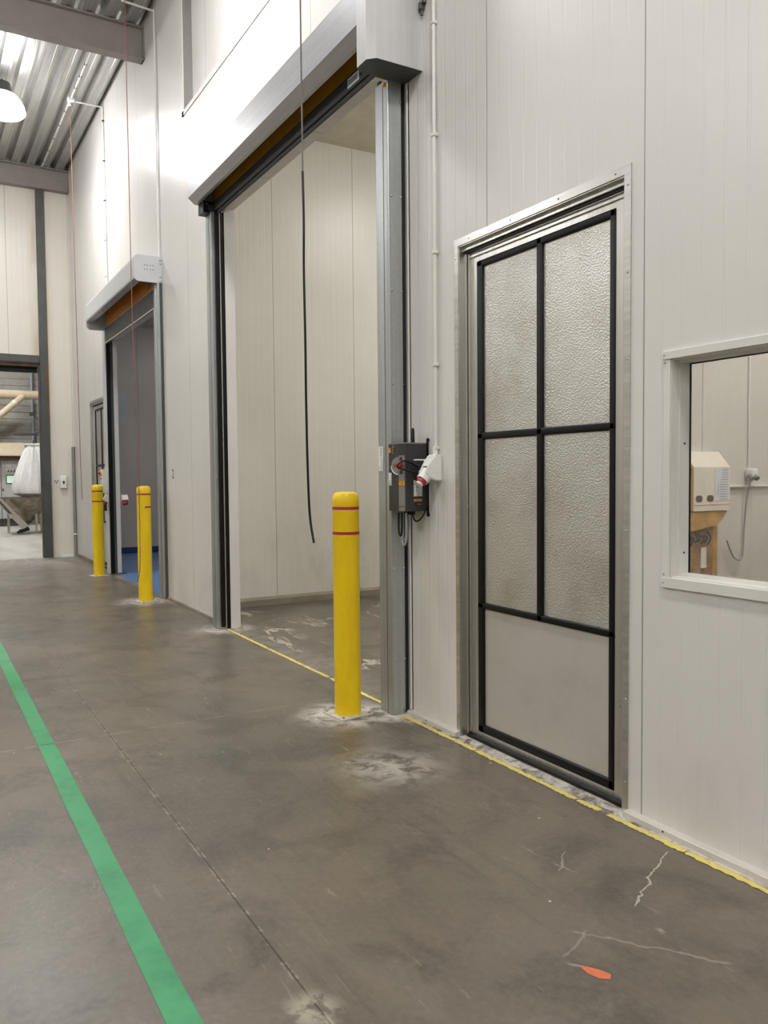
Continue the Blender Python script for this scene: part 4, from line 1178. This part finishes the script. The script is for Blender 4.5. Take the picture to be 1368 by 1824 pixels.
dh = thing('sloping_hood', (-27.9, 0.0, 2.2), 'beige sloping hood above the grey control cabinets', 'hood')
bm = BM(); prism(bm, [(-28.6, 2.62), (-27.9, 2.22), (-27.9, 2.26), (-28.6, 2.66)], 1, -3.0, 0.42)
prism(bm, [(-28.6, 2.62), (-28.6, 2.1), (-28.55, 2.1), (-28.55, 2.62)], 1, -3.0, 0.36); obj('hood', bm, 'beige_pipe', dh)
bm = BM(); box(bm, (-28.5, -3.0, 2.10), (-28.0, 0.55, 2.18)); obj('rail', bm, 'rust', dh)
for k, (y0_, y1_, lab) in enumerate(((-0.30, 0.25, 'grey control cabinet with green screen beyond the far doorway'), (-0.92, -0.31, 'plain grey cabinet left of the one with green screen'))):
    cb = thing('control_cabinet', (-28.5, (y0_ + y1_) / 2, 0.0), lab, 'cabinet', 'control cabinets beyond the doorway')
    bm = BM(); box(bm, (-28.9, y0_, 0.24), (-28.22, y1_, 2.10), 0.006); obj('body', bm, 'cabinet', cb)
    bm = BM(); box(bm, (-28.22, y0_ + 0.01, 0.25), (-28.20, y1_ - 0.01, 2.09), 0.004); dr = obj('cabinet_door', bm, 'cabinet', cb)
    bm = BM(); box(bm, (-28.9, y0_, 0.0), (-28.25, y1_, 0.24)); obj('plinth', bm, 'dark_steel', cb)
    bm = BM(); box(bm, (-28.20, y0_ + 0.02, 1.12), (-28.18, y0_ + 0.05, 1.20)); obj('handle', bm, 'ink', dr)
    if k == 0:
        bm = BM(); box(bm, (-28.20, -0.175, 1.345), (-28.185, 0.185, 1.625), 0.004); sc = obj('display', bm, 'dark_steel', cb)
        bm = BM(); box(bm, (-28.186, -0.15, 1.37), (-28.180, 0.16, 1.60)); obj('screen', bm, 'screen', sc)
        bm = BM(); box(bm, (-28.20, -0.16, 1.74), (-28.196, 0.12, 1.99)); obj('instruction_plate', bm, 'print_white', cb)
        for y in (-0.10, -0.01, 0.08):
            bm = BM(); tube(bm, [(-28.20, y, 1.745), (-28.17, y, 1.745)], 0.022, 10); obj('push_button', bm, 'ink', cb)
# hopper
hp = thing('hopper', (-24.3, 0.0, 0.0), 'stainless hopper on legs beyond the far doorway, under the white bag', 'hopper')
bm = BM()
hx, hy = -24.3, 0.0
lathe(bm, [(0.10, 0.27), (0.66, 0.90), (0.68, 0.975), (0.70, 0.985), (0.70, 0.995), (0.655, 0.995), (0.64, 0.90), (0.08, 0.28)], (hx, -0.02, 0), 32, caps=False)
obj('cone', bm, 'hopper', hp, True)
bm = BM()
d = Vector((0, -0.62, 0.68)).normalized()
prism(bm, [(-0.90, 1.00), (-0.72, 1.00), (-0.06, 0.24), (-0.20, 0.16)], 0, -23.85, -23.55); ch = obj('chute', bm, 'steel', hp)
bm = BM(); prism(bm, [(-0.86, 1.00), (-0.80, 1.00), (-0.46, 0.58), (-0.54, 0.58)], 0, -23.56, -23.54); obj('chute_slot', bm, 'dark_steel', ch)
bm = BM(); tube(bm, [(hx, -0.06, 0.29), (hx, -0.10, 0.14)], 0.09, 14); tube(bm, [(hx - 0.05, -0.22, 0.05), (hx + 0.05, 0.02, 0.12)], 0.05, 12); tube(bm, [(hx, -0.28, 0.02), (hx, -0.12, 0.09)], 0.03, 10); obj('valve', bm, 'dark_steel', hp)
for (lx, ly) in ((-24.06, 0.19), (-24.72, 0.40), (-24.7, -0.45), (-23.9, 0.62)):
    bm = BM(); box(bm, (lx - 0.03, ly - 0.03, 0.0), (lx + 0.03, ly + 0.03, 0.93)); obj('leg', bm, 'steel', hp)
bm = BM(); box(bm, (-24.10, 0.13, 0.60), (-24.02, 0.25, 0.86), 0.02); obj('clamp', bm, 'cream', hp)
# big bag hung over the hopper
bg = thing('bulk_bag', (-24.3, 0.25, 1.0), 'large white woven bulk bag hanging into the hopper', 'bag')
bm = BM()
prof = [(0.0, 1.02), (0.42, 1.03), (0.58, 1.10), (0.60, 1.22), (0.53, 1.55), (0.40, 1.95), (0.27, 2.25), (0.20, 2.36), (0.16, 2.40), (0.24, 2.44), (0.22, 2.47), (0.0, 2.42)]
seg_ = 64
rings = []
for r_, z in prof:
    ring = []
    for k in range(seg_):
        a = 2 * PI * k / seg_
        amp = 0.02 + 0.05 * min(1, max(0, (z - 1.1) / 1.2))
        rr = r_ * (1 + (amp * 2.2 * math.sin(9 * a + z * 2) + amp * math.sin(17 * a + 1.3)) * (1 if r_ > 0.01 else 0))
        ring.append(bm.verts.new((-24.3 + rr * math.cos(a) * 0.85, 0.24 + rr * math.sin(a), z)))
    rings.append(ring)
for u_, v_ in zip(rings, rings[1:]):
    for k in range(seg_):
        bm.faces.new((u_[k], u_[(k + 1) % seg_], v_[(k + 1) % seg_], v_[k]))
obj('sack', bm, 'bag', bg, True)
for sy in (-0.06, 0.06):
    bm = BM(); tube(bm, smooth_path([(-24.3, 0.22 + sy, 2.38), (-24.3, 0.24 + sy * 0.4, 2.55), (-24.3, 0.27, 2.682)], 5), 0.022, 8); obj('strap', bm, 'dark_steel', bg, True)
hb = thing('lifting_bar', (-24.3, 0.0, 2.7), 'dark horizontal lifting bar above the white bulk bag', 'bar')
bm = BM(); box(bm, (-24.34, -0.31, 2.690), (-24.26, 0.33, 2.745), 0.01); obj('bar', bm, 'dark_steel', hb)
bm = BM(); tube(bm, [(-24.3, 0.2, 2.74), (-24.3, 0.55, 2.9), (-24.3, 0.6, 7.45)], 0.025, 8); obj('hanger', bm, 'dark_steel', hb)
dm = thing('steel_drum', (-24.9, 0.62, 0.0), 'brown drum standing behind the hopper leg', 'drum')
bm = BM(); lathe(bm, [(0.17, 0.0), (0.18, 0.02), (0.17, 0.04), (0.17, 0.25), (0.18, 0.27), (0.17, 0.29), (0.17, 0.52), (0.18, 0.54), (0.17, 0.56), (0.0, 0.55)], (-24.95, 0.62, 0.0), 24); obj('body', bm, 'rust', dm, True)

# ------------------------------------------------------------------ world, colour management
w = bpy.data.worlds.new('world'); bpy.context.scene.world = w
w.use_nodes = True
w.node_tree.nodes['Background'].inputs[0].default_value = (0.02, 0.02, 0.02, 1)
vs = bpy.context.scene.view_settings
vs.view_transform = 'Standard'; vs.look = 'None'; vs.exposure = 0.0; vs.gamma = 1.0
vs.use_curve_mapping = False
for o in bpy.data.objects:
    if '_base' in o: del o['_base']
